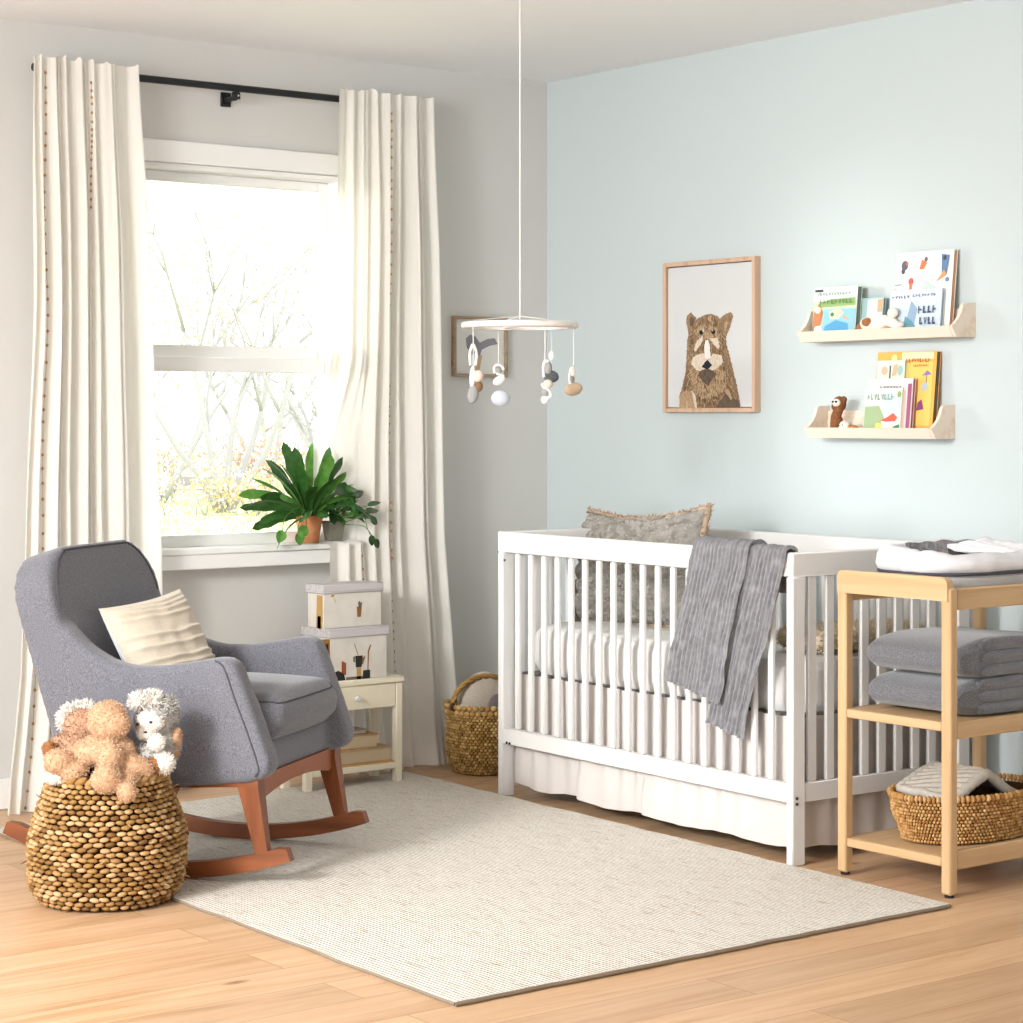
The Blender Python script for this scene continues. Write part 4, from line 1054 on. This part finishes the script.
def book(label, yc, z0, w, h, th, xb, cov, art=(), lean=.10, spine=None, pages='#E8E0D0'):
    """stands on a ledge, cover to the room; art = (name, colour, polygon in cover fractions; u runs to the right)"""
    t = thing('book', label, 'book', (xb, yc, z0), 0, 'books on the wall ledges'); t.rotation_euler = (0, lean, 0)
    g = G(); g.box((-th+.001, 0, h/2), (.002, w, h), .0006); g.box((-.001, 0, h/2), (.002, w, h), .0006); g.box((-th/2, w/2-.001, h/2), (th, .002, h), .0006)
    c = g.build('cover', pm(cov), t, sm=False)
    G().box((-th/2, -.001, h/2), (th-.004, w-.005, h-.006), .0004).build('pages', pm(spine or pages), t, sm=False)
    for i, (nm, col, poly) in enumerate(art):
        d = th+.0003+i*.00025
        G().prism(poly, lambda a, b, k: (-d-k, w/2-a*w, b*h), 0, .0002).build(nm, pm(col), c, sm=False)
    return t
def C(x, y, r, asp=1., n=12): return [(x+r*cos(2*PI*i/n), y+r*asp*sin(2*PI*i/n)) for i in range(n)]
def scrib(x0, x1, y, h, n, seed, nm='title_mark', col='#33363A', slant=0.):
    rn = random.Random(seed); out = []; w = (x1-x0)/n
    for i in range(n):
        x = x0+i*w; y2 = y+slant*(i/n)
        k = rn.randrange(3)
        if k == 0: p = [(x, y2), (x+w*.22, y2), (x+w*.22, y2+h*.4), (x+w*.7, y2+h*.4), (x+w*.7, y2+h*.6), (x+w*.22, y2+h*.6), (x+w*.22, y2+h), (x, y2+h)]
        elif k == 1: p = [(x, y2), (x+w*.7, y2), (x+w*.7, y2+h*.25), (x+w*.3, y2+h*.25), (x+w*.3, y2+h), (x, y2+h)]
        else: p = [(x, y2+h), (x+w*.2, y2+h), (x+w*.38, y2+h*.4), (x+w*.55, y2+h), (x+w*.75, y2+h), (x+w*.45, y2), (x+w*.3, y2)]
        out.append((nm, col, p))
    return out
Z1 = 1.5245; Z2 = 1.2105
book('green and blue picture book at the left end of the upper ledge', -1.583, Z1, .195, .165, .022, -.046, '#B9C9A6',
     [('sky_panel', '#DCE6E4', R4(.0, 1, .72, 1)), ('title_band', '#7FA35C', [(.15, .60), (.97, .62), (.97, .78), (.4, .76), (.15, .68)]), ('water', '#7DB6D2', R4(.25, .98, .02, .56)), ('deep_water', '#3F8FBE', [(.28, .03), (.85, .03), (.83, .26), (.55, .34), (.3, .22)]),
      ('fish', '#E9DFA6', [(.38, .5), (.6, .58), (.72, .47), (.6, .36), (.42, .36)]), ('fish_eye', '#2F6C4A', C(.46, .45, .045)), ('beak', '#E19A5E', [(.70, .44), (.9, .30), (.72, .36)]), ('fox', '#B5693E', [(.02, .05), (.16, .1), (.24, .5), (.14, .68), (.03, .5)]), ('face', '#E9D4BC', C(.12, .55, .07)), ('snow', '#EEF0EE', [(.02, .02), (.3, .02), (.22, .24), (.08, .22)]), ('corner_mark', '#2A2D30', R4(.03, .22, .91, .96))]
     + scrib(.16, .94, .66, .09, 9, 2, 'title_letter', '#4C7A35')+scrib(.1, .9, .83, .06, 12, 5, 'title_letter', '#7D9A8C'), spine='#5F6E6C')
book('small teal book on the upper ledge, half behind the lying plush dog', -1.722, Z1, .10, .125, .012, -.030, '#9CC3C4', [('pale_panel', '#DDE6E2', R4(.3, .97, .1, .95)), ('tan_strip', '#C89A6C', R4(.75, .97, .62, .95))], spine='#6E8E90')
book('large white picture book with small animal drawings, tallest on the upper ledge', -1.945, Z1, .238, .262, .018, -.036, '#EDEBE2',
     [('drawn_panda', '#4A4B55', C(.16, .84, .06, 1.)), ('drawn_panda', '#B4545A', C(.20, .86, .025)), ('drawn_panda', '#3D4148', C(.14, .77, .035)), ('drawn_fox', '#CF6B3C', [(.42, .78), (.5, .78), (.55, .86), (.46, .90)]), ('drawn_fox', '#5A5E66', C(.53, .9, .03)),
      ('drawn_mushroom', '#B94F3C', C(.29, .64, .045)), ('drawn_stalk', '#C66A4A', R4(.265, .315, .52, .62)), ('drawn_tent', '#B9D8C8', [(.46, .52), (.55, .64), (.72, .56), (.70, .50)]), ('drawn_tent', '#E5D46A', C(.58, .53, .03)), ('drawn_penguin', '#4B6E9A', [(.82, .70), (.90, .70), (.94, .93), (.80, .95)]), ('drawn_penguin', '#2E3440', C(.86, .90, .03)),
      ('drawn_squirrel', '#D98A50', [(.74, .62), (.90, .70), (.86, .76), (.70, .58)]), ('drawn_bird', '#5C7FB0', C(.92, .64, .03)), ('drawn_line', '#6A6A70', R4(.02, .14, .60, .612)), ('drawn_twig', '#C98E4B', R4(.02, .035, .5, .56))], spine='#C98A5C')
book('pale blue book with dark lettering in front of the large white picture book', -1.935, Z1, .215, .142, .014, -.058, '#C3D3E2',
     [('pale_band', '#DCE5EC', R4(.02, .98, .72, .98)), ('blue_shape', '#7F9CB8', [(.32, .1), (.48, .05), (.55, .55), (.42, .75)]), ('teal_shape', '#4E8496', [(.28, .02), (.62, .02), (.45, .3), (.32, .4)])]
     + scrib(.05, .4, .80, .07, 6, 3, 'title_letter', '#3D4A66')+scrib(.45, .92, .82, .07, 8, 7, 'title_letter', '#4F6BA5')+scrib(.58, .95, .45, .16, 4, 8, 'title_letter', '#2D3A55')+scrib(.62, .95, .2, .16, 4, 9, 'title_letter', '#2D3A55'), spine='#8FA3B5')
M['plush_cream'] = plain('cream_plush', '#E6DDD2', .95, .1, (300, .3))
def wtoy(name, label, loc, group=None): return thing(name, label, 'plush toy', loc)
t = wtoy('plush_dog', 'white and brown plush dog lying on the upper ledge between the books', (-.078, -1.80, Z1))
blob('body', [((0, -.02, .046), (.02, .06, .02), rot(.12, 0, 0)), ((-.003, .052, .038), (.022, .026, .024)), ((0, -.075, .022), (.018, .03, .015), rot(-.5, 0, 0)), ((0, .02, .03), (.02, .05, .02))], M['plush_cream'], t, .005, 2)
G().box((.0, .015, .013), (.034, .165, .025), .008).build('tan_block', wood('tan_toy_wood', '#B5763F', '#D39A62', 'y', 30.), t)
blob('patch', [((-.012, .045, .042), (.015, .022, .016)), ((-.01, .072, .028), (.014, .018, .016))], M['plush_brown'], t, .004, 2)
blob('ear', [((-.006, -.06, .07), (.012, .022, .018))], M['plush_cream'], t, .004, 2)
book('tall orange picture book at the back right of the lower ledge', -1.866, Z2, .25, .262, .020, -.030, '#E8A33E',
     [('cream_band', '#F0DFA8', R4(.42, .95, .90, .99)), ('yellow_field', '#F2BC55', R4(.5, .95, .1, .88)), ('umbrella', '#7A63A8', [(.78, .70), (.94, .72), (.86, .77)]), ('umbrella_pole', '#5B6570', R4(.85, .865, .55, .72)), ('cart', '#A9B8BE', [(.78, .52), (.9, .54), (.88, .62), (.79, .6)]), ('plum', '#7B2F62', [(.72, .28), (.84, .30), (.80, .42), (.74, .38)]), ('pale_sun', '#F6D98A', C(.3, .92, .05))]
     + scrib(.5, .92, .865, .05, 9, 12, 'title_letter', '#A8652A')+scrib(.64, .88, .81, .03, 8, 13, 'title_letter', '#A8652A'), spine='#4C4038')
book('small pale green book showing two coral shapes, behind the clear box on the lower ledge', -1.812, Z2, .118, .236, .011, -.0505, '#C9DDC4',
     [('coral_shape', '#E3A58A', C(.28, .86, .12, .5)), ('coral_shape', '#E0A07F', [(.55, .78), (.72, .80), (.75, .95), (.6, .93)]), ('teal_shape', '#8FB6B5', C(.84, .86, .1, .7)), ('dark_stem', '#4C4A44', R4(.46, .51, .70, .93))], spine='#D9B98C')
book('pink and grey boxed book between the green book and the orange book', -1.826, Z2, .195, .178, .014, -.062, '#CFC6C4',
     [('pale_top', '#DDDCDD', R4(.02, .98, .86, .98)), ('pink_panel', '#D9A79C', R4(.7, .86, .1, .78)), ('plum_edge', '#8E4463', R4(.9, .98, .05, .9))]+scrib(.3, .8, .80, .06, 7, 14, 'title_letter', '#5A4650'), spine='#A85A6E')
book('green picture book with a red roofed house, front of the lower ledge beside the monkey', -1.808, Z2, .158, .148, .006, -.0765, '#DCEBD6',
     [('sky', '#BFE0DA', R4(.5, .98, .3, .9)), ('meadow', '#8FA878', [(.02, .05), (.45, .05), (.6, .3), (.4, .62), (.02, .6)]), ('yellow_grass', '#D8CE5A', [(.3, .05), (.62, .1), (.55, .22), (.35, .25)]), ('house', '#E9EAE4', [(.5, .14), (.92, .16), (.9, .34), (.5, .32)]), ('red_roof', '#CF4B32', [(.46, .3), (.62, .36), (.80, .46), (.92, .36), (.86, .28), (.6, .27)]), ('bush', '#2F6A3C', [(.68, .0), (.98, .0), (.98, .22), (.84, .18)]), ('leaf_spot', '#8A9C4A', C(.93, .86, .05, 1.4))]
     + scrib(.08, .82, .74, .13, 8, 21, 'title_letter', '#8D9699'))
M['monkey'] = plain('brown_monkey_plush', '#7A4E33', .95, .1, (350, .4), vary=(60, '#8B5C3E'))
t = wtoy('plush_monkey', 'brown plush monkey with a pale face at the left of the lower ledge', (-.077, -1.622, Z2))
blob('body', [((0, .012, .035), (.02, .024, .034)), ((0, .0, .098), (.022, .025, .026)), ((0, .02, .055), (.014, .014, .03), rot(.3, 0, 0)), ((0, .022, .09), (.01, .012, .013)), ((.0, -.02, .112), (.01, .012, .012)), ((-.008, -.006, .075), (.012, .014, .02)), ((-.004, .02, .012), (.02, .02, .012))], M['monkey'], t, .004, 2)
f = blob('face', [((-.018, -.004, .102), (.009, .017, .013))], M['plush_cream'], t, .003, 2)
for y in (.004, -.010): G().ell((-.0265, y, .105), (.003, .005, .004), nu=8, nv=6).build('eye', M['eye'], f)
t = wtoy('plush_ball', 'round white and tan plush ball beside the brown monkey on the lower ledge', (-.088, -1.665, Z2))
blob('body', [((.0, .006, .023), (.021, .023, .022))], M['plush_cream'], t, .003, 2)
blob('back', [((.004, -.028, .015), (.013, .022, .0145)), ((.0, -.01, .018), (.012, .014, .014))], plain('tan_felt', '#B9793F', .95, .1), t, .003, 2)
for (y, z) in ((.014, .028), (.0, .03), (.006, .02)): G().box((-.0205, y, z), (.002, .005, .0035), .0005).build('face_mark', M['ink_dark'], t)

# ------------------------------------------------------------------ changing table
ct = thing('changing_table', 'light beech changing table with two open shelves, beside the crib', 'changing table', (-.54, -2.55, 0))
HX, HY = .295, .205
def tp(name, x0, x1, y0, y1, z0, z1, mat='beech', b=.003): return G().box(((x0+x1)/2, (y0+y1)/2, (z0+z1)/2), (x1-x0, y1-y0, z1-z0), b).build(name, M[mat], ct)
for x in (-1, 1):
    for y in (-1, 1):
        l = tp('leg', x*HX-.0 if x < 0 else HX-.03, (x*HX+.03) if x < 0 else HX, (y*HY) if y < 0 else HY-.034, (y*HY+.034) if y < 0 else HY, .008, .815 if x < 0 else .83, 'beech', .004)
        G().lathe([(.012, 0), (.013, .002), (.013, .009), (0, .009)], 12, c=(x*(HX-.015), y*(HY-.017), 0)).build('foot_pad', M['dark'], l)
def endrail(x0, x1, z0, z1):
    r = .02; y = HY-.006
    pr = [(-y, z0), (y, z0)]+[(y-r+r*cos(a), z1-r+r*sin(a)) for a in [PI/2*i/6 for i in range(7)]]+[(-y+r-r*sin(a), z1-r+r*cos(a)) for a in [PI/2*i/6 for i in range(7)]]
    G().prism(pr, lambda a, b, k: (k, a, b), x0, x1).build('end_rail', M['beech_y'], ct, ang=30)
endrail(-HX-.006, -HX+.018, .781, .843); endrail(HX-.018, HX+.006, .82, .898)
tp('front_rail', -HX+.03, HX-.03, -HY+.004, -HY+.026, .757, .813, 'beech_x'); tp('back_rail', -HX+.03, HX-.03, HY-.026, HY-.004, .757, .813, 'beech_x')
tp('top_board', -HX+.018, HX-.018, -HY+.026, HY-.026, .782, .798, 'beech_x', .002)
for z0, z1, zf0, zf1 in ((.444, .46, .416, .462), (.088, .104, .072, .122)):
    tp('shelf', -HX+.02, HX-.02, -HY+.024, HY-.012, z0, z1, 'beech_x', .002)
    tp('shelf_front_edge', -HX+.03, HX-.03, -HY+.004, -HY+.024, zf0, zf1, 'beech_x')
    for x in (-HX+.002, HX-.018): tp('shelf_side_edge', x, x+.016, -HY+.034, HY-.034, z1-.024, z1+.001, 'beech_y')
# changing pad
M['padgrey'] = plain('pale_grey_pad', '#BFBDBC', .85, .1, (200, .2)); M['fleece'] = plain('grey_fleece', '#7D7B7E', .95, .1, (90, .9, .008), vary=(35, '#A4A2A4')); M['padwhite'] = plain('white_pad_cotton', '#E6E4E8', .9, .1, (40, .15))
pd = thing('changing_pad', 'white and grey cushioned changing pad on the changing table', 'changing pad', (-.54, -2.55, .798))
def sq(a, hx, hy, n=3.6):
    r = 1/((abs(cos(a))**n+abs(sin(a))**n)**(1/n)); return hx*r*cos(a), hy*r*sin(a)
def padbase(u, v):
    a = 2*PI*u; prof = [(0, .001), (.96, .001), (1, .006), (1, .034), (.97, .042), (0, .044)]
    t = v*5; i = min(int(t), 4); s = lerp(prof[i][0], prof[i+1][0], t-i); z = lerp(prof[i][1], prof[i+1][1], t-i)
    x, y = sq(a, .245, .160); return (x*s, y*s, z)
G().grid(padbase, 64, 20, cu=True).build('base_pad', M['padgrey'], pd, ang=None)
def rim(u, v):
    a = 2*PI*u; b = 2*PI*v
    cx, cy = sq(a, .222, .132); nx, ny = cos(a), sin(a)
    w = .037+.004*nz(cos(a)*2, sin(a)*2, 1); h = .030+.010*smooth(.5+.5*sin(a))+.004*nz(cos(a)*3, sin(a)*3, 5)
    cz = .040+h
    wr = .004*nz(u*40, v*4, 2)+.005*nz(u*14, v*2, 7)
    return (cx+nx*(w+wr)*cos(b), cy+ny*(w+wr)*cos(b), cz+(h+wr)*sin(b))
G().grid(rim, 140, 20, cu=True, cv=True).build('padded_rim', M['padwhite'], pd, ang=None)
def inn(u, v):
    x = (2*u-1); y = (2*v-1); px, py = x*.185*math.sqrt(max(0, 1-y*y*.35)), y*.108*math.sqrt(max(0, 1-x*x*.35))
    d = max(abs(x), abs(y)); return (px, py, .048+.045*d**4+.008*nz(px*20, py*20, 3)+(.025*smooth((y-.2)/.6)))
G().grid(inn, 50, 40).build('fleece_lining', M['fleece'], pd, ang=None)
def crum(u, v):
    x = lerp(.03, .2, u); y = lerp(-.09, .12, v)
    return (x, y, .085+.018*sin(PI*u)*sin(PI*v)+.008*sin(u*26+v*6+2*nz(u*3, v*3, 1))+.015*smooth((v-.4)/.4))
G().grid(crum, 50, 40).build('crumpled_cover', M['padwhite'], pd, ang=None)
e = [(sq(2*PI*i/60, .247, .162)[0], sq(2*PI*i/60, .247, .162)[1], .0455) for i in range(60)]
G().tube(e, .0045, 6, closed=True).build('piping', M['piping'], pd, ang=None)
# folded blankets on the middle shelf
M['fleece_b'] = fabric('grey_fleece_blanket', '#5A5B60', '#7B7C81', 300., st=.5, sheen=.5)
def folded(label, z, wx, wy, h, layers, seed, rz):
    t = thing('folded_blanket', label, 'blanket', (-.535, -2.552, z), rz, 'grey blankets folded on the changing table')
    g = G(); lh = h/layers
    def sec(k, top):
        pass
    def outer(u, v):
        # closed section in x-z, drawn out along y; the fold bulges towards -x
        a = 2*PI*u; n = 3.2
        r = 1/((abs(cos(a))**n+abs(sin(a))**n)**(1/n)); x = wx/2*r*cos(a); zz = h/2*r*sin(a)
        if x < 0: zz *= 1+.10*(-x/(wx/2))**2*0
        # grooves between the layers on the open side
        if cos(a) > .2 or True:
            pass
        e = abs(2*v-1)
        s = (1-e**9)**.5 if e < 1 else 0
        s = lerp(.0, 1, s) if e > .9 else 1
        y = (2*v-1)*wy/2
        puff = .008*nz(x*7, y*7, seed)+.006*(1-(2*x/wx)**2)
        return (x*lerp(.97, 1, s)+.004*nz(zz*20, y*5, seed), y, h/2+zz*lerp(.55, 1, s)+(puff*.6 if zz > 0 else 0))
    g.grid(outer, 72, 36, cu=True)
    g.add([outer(i/72, 0) for i in range(72)], [list(range(72))]); g.add([outer(i/72, 1) for i in range(72)], [list(range(72))])
    b = g.build('fleece_layers', M['fleece_b'], t, ang=60)
    # rolled layer ends facing the room: stacked folds with creases between them
    g = G(); rn = random.Random(seed)
    for k in range(layers):
        zz = h*(k+.5)/layers
        pts = [(x, -wy/2+.001+.006*nz(x*9, k, seed), zz+.005*nz(x*8, k*3, seed)+.006*(1-(2*x/wx)**2)) for x in [-wx/2*.62+wx*.92*i/24*.86 for i in range(25)]]
        rr = [h/layers*.52*(.55+.45*smooth(i/3)) for i in range(25)]
        g.tube(pts, rr, 12)
    o = g.build('fold_ends', M['fleece_b'], b, ang=None)
    return t
folded('grey folded fleece blanket, lower of the two on the middle shelf of the changing table', .4605, .46, .325, .098, 3, 3, .0)
folded('grey folded fleece blanket, upper of the two on the middle shelf of the changing table', .562, .47, .33, .104, 3, 8, .03)
# oval basket on the bottom shelf
ob = thing('oval_basket', 'oval golden woven basket on the bottom shelf of the changing table', 'basket', (-.532, -2.545, .1045))
def ro(z, a): return .86+.14*smooth(z/.10)
g = G(); woven(g, ro, .004, .120, 12, 112, .006, .248, .152, seed=4, stag=.5, jit=.06, fat=1.0, tall=1.1)
pr = [(ro(z, 0)-.035, z) for z in (.003, .04, .08, .12)]+[(ro(.12, 0)-.075, .12), (.8, .06), (.75, .02), (0, .012)]
g.lathe(pr, 48, m=1, ex=.248, ey=.152)
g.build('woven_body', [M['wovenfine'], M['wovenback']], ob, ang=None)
g = G(); woven(g, lambda z, a: 1.02, .118, .140, 1, 96, .010, .248, .152, seed=6, jit=.05, fat=1.1, tall=1.0); g.build('rim', M['wovenfine'], ob, ang=None)
M['knit'] = plain('grey_beige_knit', '#B3ADA3', .95, .1, (200, .4), vary=(50, '#C2BCB2'))
kb = thing('knit_blanket', 'ribbed grey beige knit blanket lying in the oval basket', 'blanket', (-.55, -2.55, .192))
def kn(u, v):
    x = lerp(-.155, .155, u); y = lerp(-.092, .092, v)
    pk = .075-abs(x+.01)*(.36 if x < -.01 else .42)+.02*nz(x*6, y*6, 2)-.03*(1-v)*.6
    rib = .0035*abs(sin((y*.35+x*.9 if x < -.01 else y*1+x*.12)*150))
    return (x, y, .04+pk+rib)
kg = G(); kg.grid(kn, 130, 60)
n0 = len(kg.v); kg.grid(lambda u, v: (lambda p: (p[0], p[1], p[2]-.028))(kn(u, v)), 30, 16)
def edge_strip(fn, n):
    top = [Vector(fn(i/n)) for i in range(n+1)]; 
    kg.tube([p+Vector((0, 0, -.013)) for p in top], .0155, 8)
edge_strip(lambda t: kn(t, 0), 40); edge_strip(lambda t: kn(t, 1), 40); edge_strip(lambda t: kn(0, t), 20); edge_strip(lambda t: kn(1, t), 20)
kg.build('ribbed_knit', M['knit'], kb, ang=None, recalc=False)
# ------------------------------------------------------------------ garden beyond the window
M['lawn'] = plain('lawn_grass', '#A9B682', .95, .05, vary=(1.4, '#D5DAB4')); M['bark'] = plain('grey_bark', '#9A9896', .9, .1); M['blade'] = plain('grass_blades', '#B3C283', .9, .1)
M['lf_y'] = plain('yellow_leaves', '#E6CF86', .9, .1); M['lf_o'] = plain('orange_leaves', '#DFAE88', .9, .1); M['lf_r'] = plain('russet_leaves', '#D0A29A', .9, .1); M['lf_g'] = plain('dull_green_leaves', '#B5C0A8', .9, .1); M['lf_v'] = plain('greyish_leaves', '#B4B2BC', .9, .1)
lw = struct(G().box((12, 30, .05), (60, 58, .1), 0).build('lawn', M['lawn'], sm=False))
VD = Vector((.6088, .7934, 0)); VR = Vector((.7934, -.6088, 0)); CAM = Vector((-5.262, -6.633, 1.263))
def garden(lat, D, z=.1): p = CAM+VD*D+VR*lat; return Vector((p.x, p.y, z))
GA = math.atan2(VR.y, VR.x)
def branch(g, p, d, L, r, depth, rn, tips):
    pts = [p]; q = Vector(p); e = Vector(d)
    for i in range(5):
        e = (e+Vector((rn.gauss(0, .09), rn.gauss(0, .09), rn.gauss(.03, .06)))).normalized(); q = q+e*L/5; pts.append(q.copy())
    g.tube(pts, [lerp(r, r*.45, i/5) for i in range(6)], 6)
    if depth == 0: tips += pts[2:]; return
    for k in range(rn.choice((2, 3, 3))):
        i = rn.randint(2, 5); nd = (e+Vector((rn.gauss(0, .5), rn.gauss(0, .5), rn.gauss(.12, .3)))).normalized()
        branch(g, pts[i], nd, L*rn.uniform(.55, .8), r*.5, depth-1, rn, tips)
def leaves(g, tips, n, sp, s, rn, nm):
    for k in range(n):
        c = rn.choice(tips)+Vector((rn.gauss(0, sp), rn.gauss(0, sp), rn.gauss(0, sp)))
        R = rot(rn.uniform(0, 6), rn.uniform(0, 6), rn.uniform(0, 6)); a = s*rn.uniform(.6, 1.3)
        g.add([c+R @ Vector(v) for v in ((-a, 0, 0), (0, -a*.6, .2*a), (a, 0, 0), (0, a*.6, .2*a))], [[0, 1, 2, 3]], rn.randrange(nm))
def tree(label, lat, D, stems, L, r, depth, seed, cols, n, sp, s):
    t = thing('garden_tree', label, 'tree', garden(lat, D), GA, 'trees outside the window'); rn = random.Random(seed); g = G(); tips = []
    for (dx, dy, dz) in stems: branch(g, Vector((dx*.1, dy*.1, 0)), Vector((dx, dy, dz)).normalized(), L, r, depth, rn, tips)
    g.build('trunk', M['bark'], t, ang=None, recalc=False)
    g = G(); leaves(g, tips, n, sp, s, rn, len(cols)); g.build('leaves', [M[c] for c in cols], t, ang=None, recalc=False)
tree('bare multi-stemmed tree outside the window, branches rising to the right', -3.55, 27, ((-.4, 0, 1), (.15, .1, 1), (.75, 0, 1), (.45, .2, 1), (-.15, -.1, 1)), 2.3, .055, 3, 5, ('lf_v', 'lf_o'), 405, .35, .028)
tree('yellow leaved tree outside the window at the left of the panes', -4.8, 30, ((-.1, 0, 1), (.3, .2, 1), (-.4, .1, 1)), 2.0, .06, 3, 11, ('lf_y', 'lf_y', 'lf_o'), 990, .45, .035)
tree('russet leaved tree outside the window, far behind the others', -4.0, 36, ((.1, 0, 1), (.4, 0, 1), (-.5, .1, 1)), 2.3, .06, 3, 17, ('lf_r', 'lf_y', 'lf_v'), 1080, .6, .04)
tree('grey green tree outside the window at the right of the panes', -2.35, 31, ((-.1, 0, 1), (-.6, .1, 1), (.2, .1, 1)), 1.5, .08, 3, 23, ('lf_g', 'lf_v', 'lf_g'), 1170, .4, .04)
hd = thing('garden_shrub', 'low russet shrub outside the window at the far edge of the lawn', 'shrub', garden(-4.5, 33), GA); rn = random.Random(6); g = G(); tips = []
for k in range(16):
    branch(g, Vector((rn.uniform(-2.2, 2.2), rn.uniform(-.4, .4), 0)), Vector((rn.gauss(0, .4), rn.gauss(0, .3), 1)).normalized(), .5, .02, 1, rn, tips)
g.build('twigs', M['bark'], hd, ang=None, recalc=False); g = G(); leaves(g, tips, 3500, .22, .035, rn, 3); g.build('leaves', [M['lf_o'], M['lf_v'], M['lf_r']], hd, ang=None, recalc=False)
bt = thing('garden_bench', 'long low grey bench outside the window on the lawn', 'bench', garden(-4.3, 30.5), GA+.1); bt.scale = (.6, .45, .42)
G().box((0, 0, .40), (1.5, .4, .05), .006).build('seat', plain('weathered_wood', '#8D8782', .9, .1), bt); G().box((0, .18, .68), (1.5, .05, .3), .006).build('backrest', M['bark'], bt)
for x in (-.65, .65): G().box((x, 0, .19), (.08, .36, .38), .005).build('leg', M['bark'], bt)
sh = thing('garden_shrub', 'pale yellow shrub outside the window at the foot of the bare tree', 'shrub', garden(-3.45, 26.2), GA); rn = random.Random(16); g = G(); tips = []
for k in range(14): branch(g, Vector((rn.uniform(-.75, .75), rn.uniform(-.15, .15), 0)), Vector((rn.gauss(0, .5), rn.gauss(0, .3), 1)).normalized(), .3, .012, 1, rn, tips)
g.build('twigs', M['bark'], sh, ang=None, recalc=False); g = G(); leaves(g, tips, 1500, .12, .026, rn, 3); g.build('leaves', [M['lf_y'], M['lf_v'], M['lf_o']], sh, ang=None, recalc=False)
gr = G(); rn = random.Random(2)
for k in range(5000):
    D = rn.uniform(20, 31); p = garden(rn.uniform(-6.5, -1), D); h = rn.uniform(.02, .06); a = rn.uniform(0, 3.14); w2 = .012
    gr.add([p+Vector((cos(a)*w2, sin(a)*w2, 0)), p-Vector((cos(a)*w2, sin(a)*w2, 0)), p+Vector((rn.gauss(0, .02), rn.gauss(0, .02), h))], [[0, 1, 2]])
o = gr.build('grass', M['blade'], None, ang=None, recalc=False); o['kind'] = 'stuff'; o['label'] = 'short grass of the lawn outside the window'; o['category'] = 'grass'

# ------------------------------------------------------------------ light
wd = bpy.data.worlds.new('sky'); SC.world = wd; wd.use_nodes = True; nt = wd.node_tree
bg = nt.nodes['Background']; bg.inputs['Color'].default_value = (.95, .98, 1, 1); bg.inputs['Strength'].default_value = 4.0
def lamp(name, kind, energy, loc, direction, col=(1, 1, 1), **k):
    l = bpy.data.lights.new(name, kind); l.energy = energy; l.color = col
    for a, b in k.items(): setattr(l, a, b)
    o = bpy.data.objects.new(name, l); COL.objects.link(o); o.location = loc
    o.rotation_euler = Vector(direction).to_track_quat('-Z', 'Y').to_euler(); return o
lamp('sun', 'SUN', 2.3, (-4, 6, 3), (1, -1.22, -.09), (1, .98, .95), angle=math.radians(14))
lamp('left_fill_light', 'AREA', 100, (-6.3, -3.2, 1.5), (1, .12, .06), (.97, .985, 1), shape='RECTANGLE', size=3.6, size_y=2.0)  # area lamp added at the unseen opening for soft daylight from the left
lamp('left_key_light', 'AREA', 31, (-5.7, -2.7, 2.2), (4.3, 1.1, -1.9), (1, .99, .97), shape='RECTANGLE', size=.7, size_y=.7, spread=math.radians(75))
lamp('back_fill_light', 'AREA', 34, (-3.6, -7.9, 1.5), (.1, 1, .05), (.97, .985, 1), shape='RECTANGLE', size=3.0, size_y=1.9)  # added fill lamp by the closed rear wall; no window there

# ------------------------------------------------------------------ camera (level, with vertical shift)
cd = bpy.data.cameras.new('camera'); co = bpy.data.objects.new('camera', cd); COL.objects.link(co)
co.location = CAM; co.rotation_euler = (PI/2, 0, math.radians(52.5)-PI/2)
cd.sensor_fit = 'HORIZONTAL'; cd.sensor_width = 36; cd.lens = 2200/1023*36; cd.shift_y = -(511.5-418)/1023; cd.clip_end = 200
SC.camera = co
vs_ = SC.view_settings; vs_.view_transform = 'Standard'; vs_.look = 'None'; vs_.gamma = 1; vs_.use_curve_mapping = False; vs_.exposure = .08
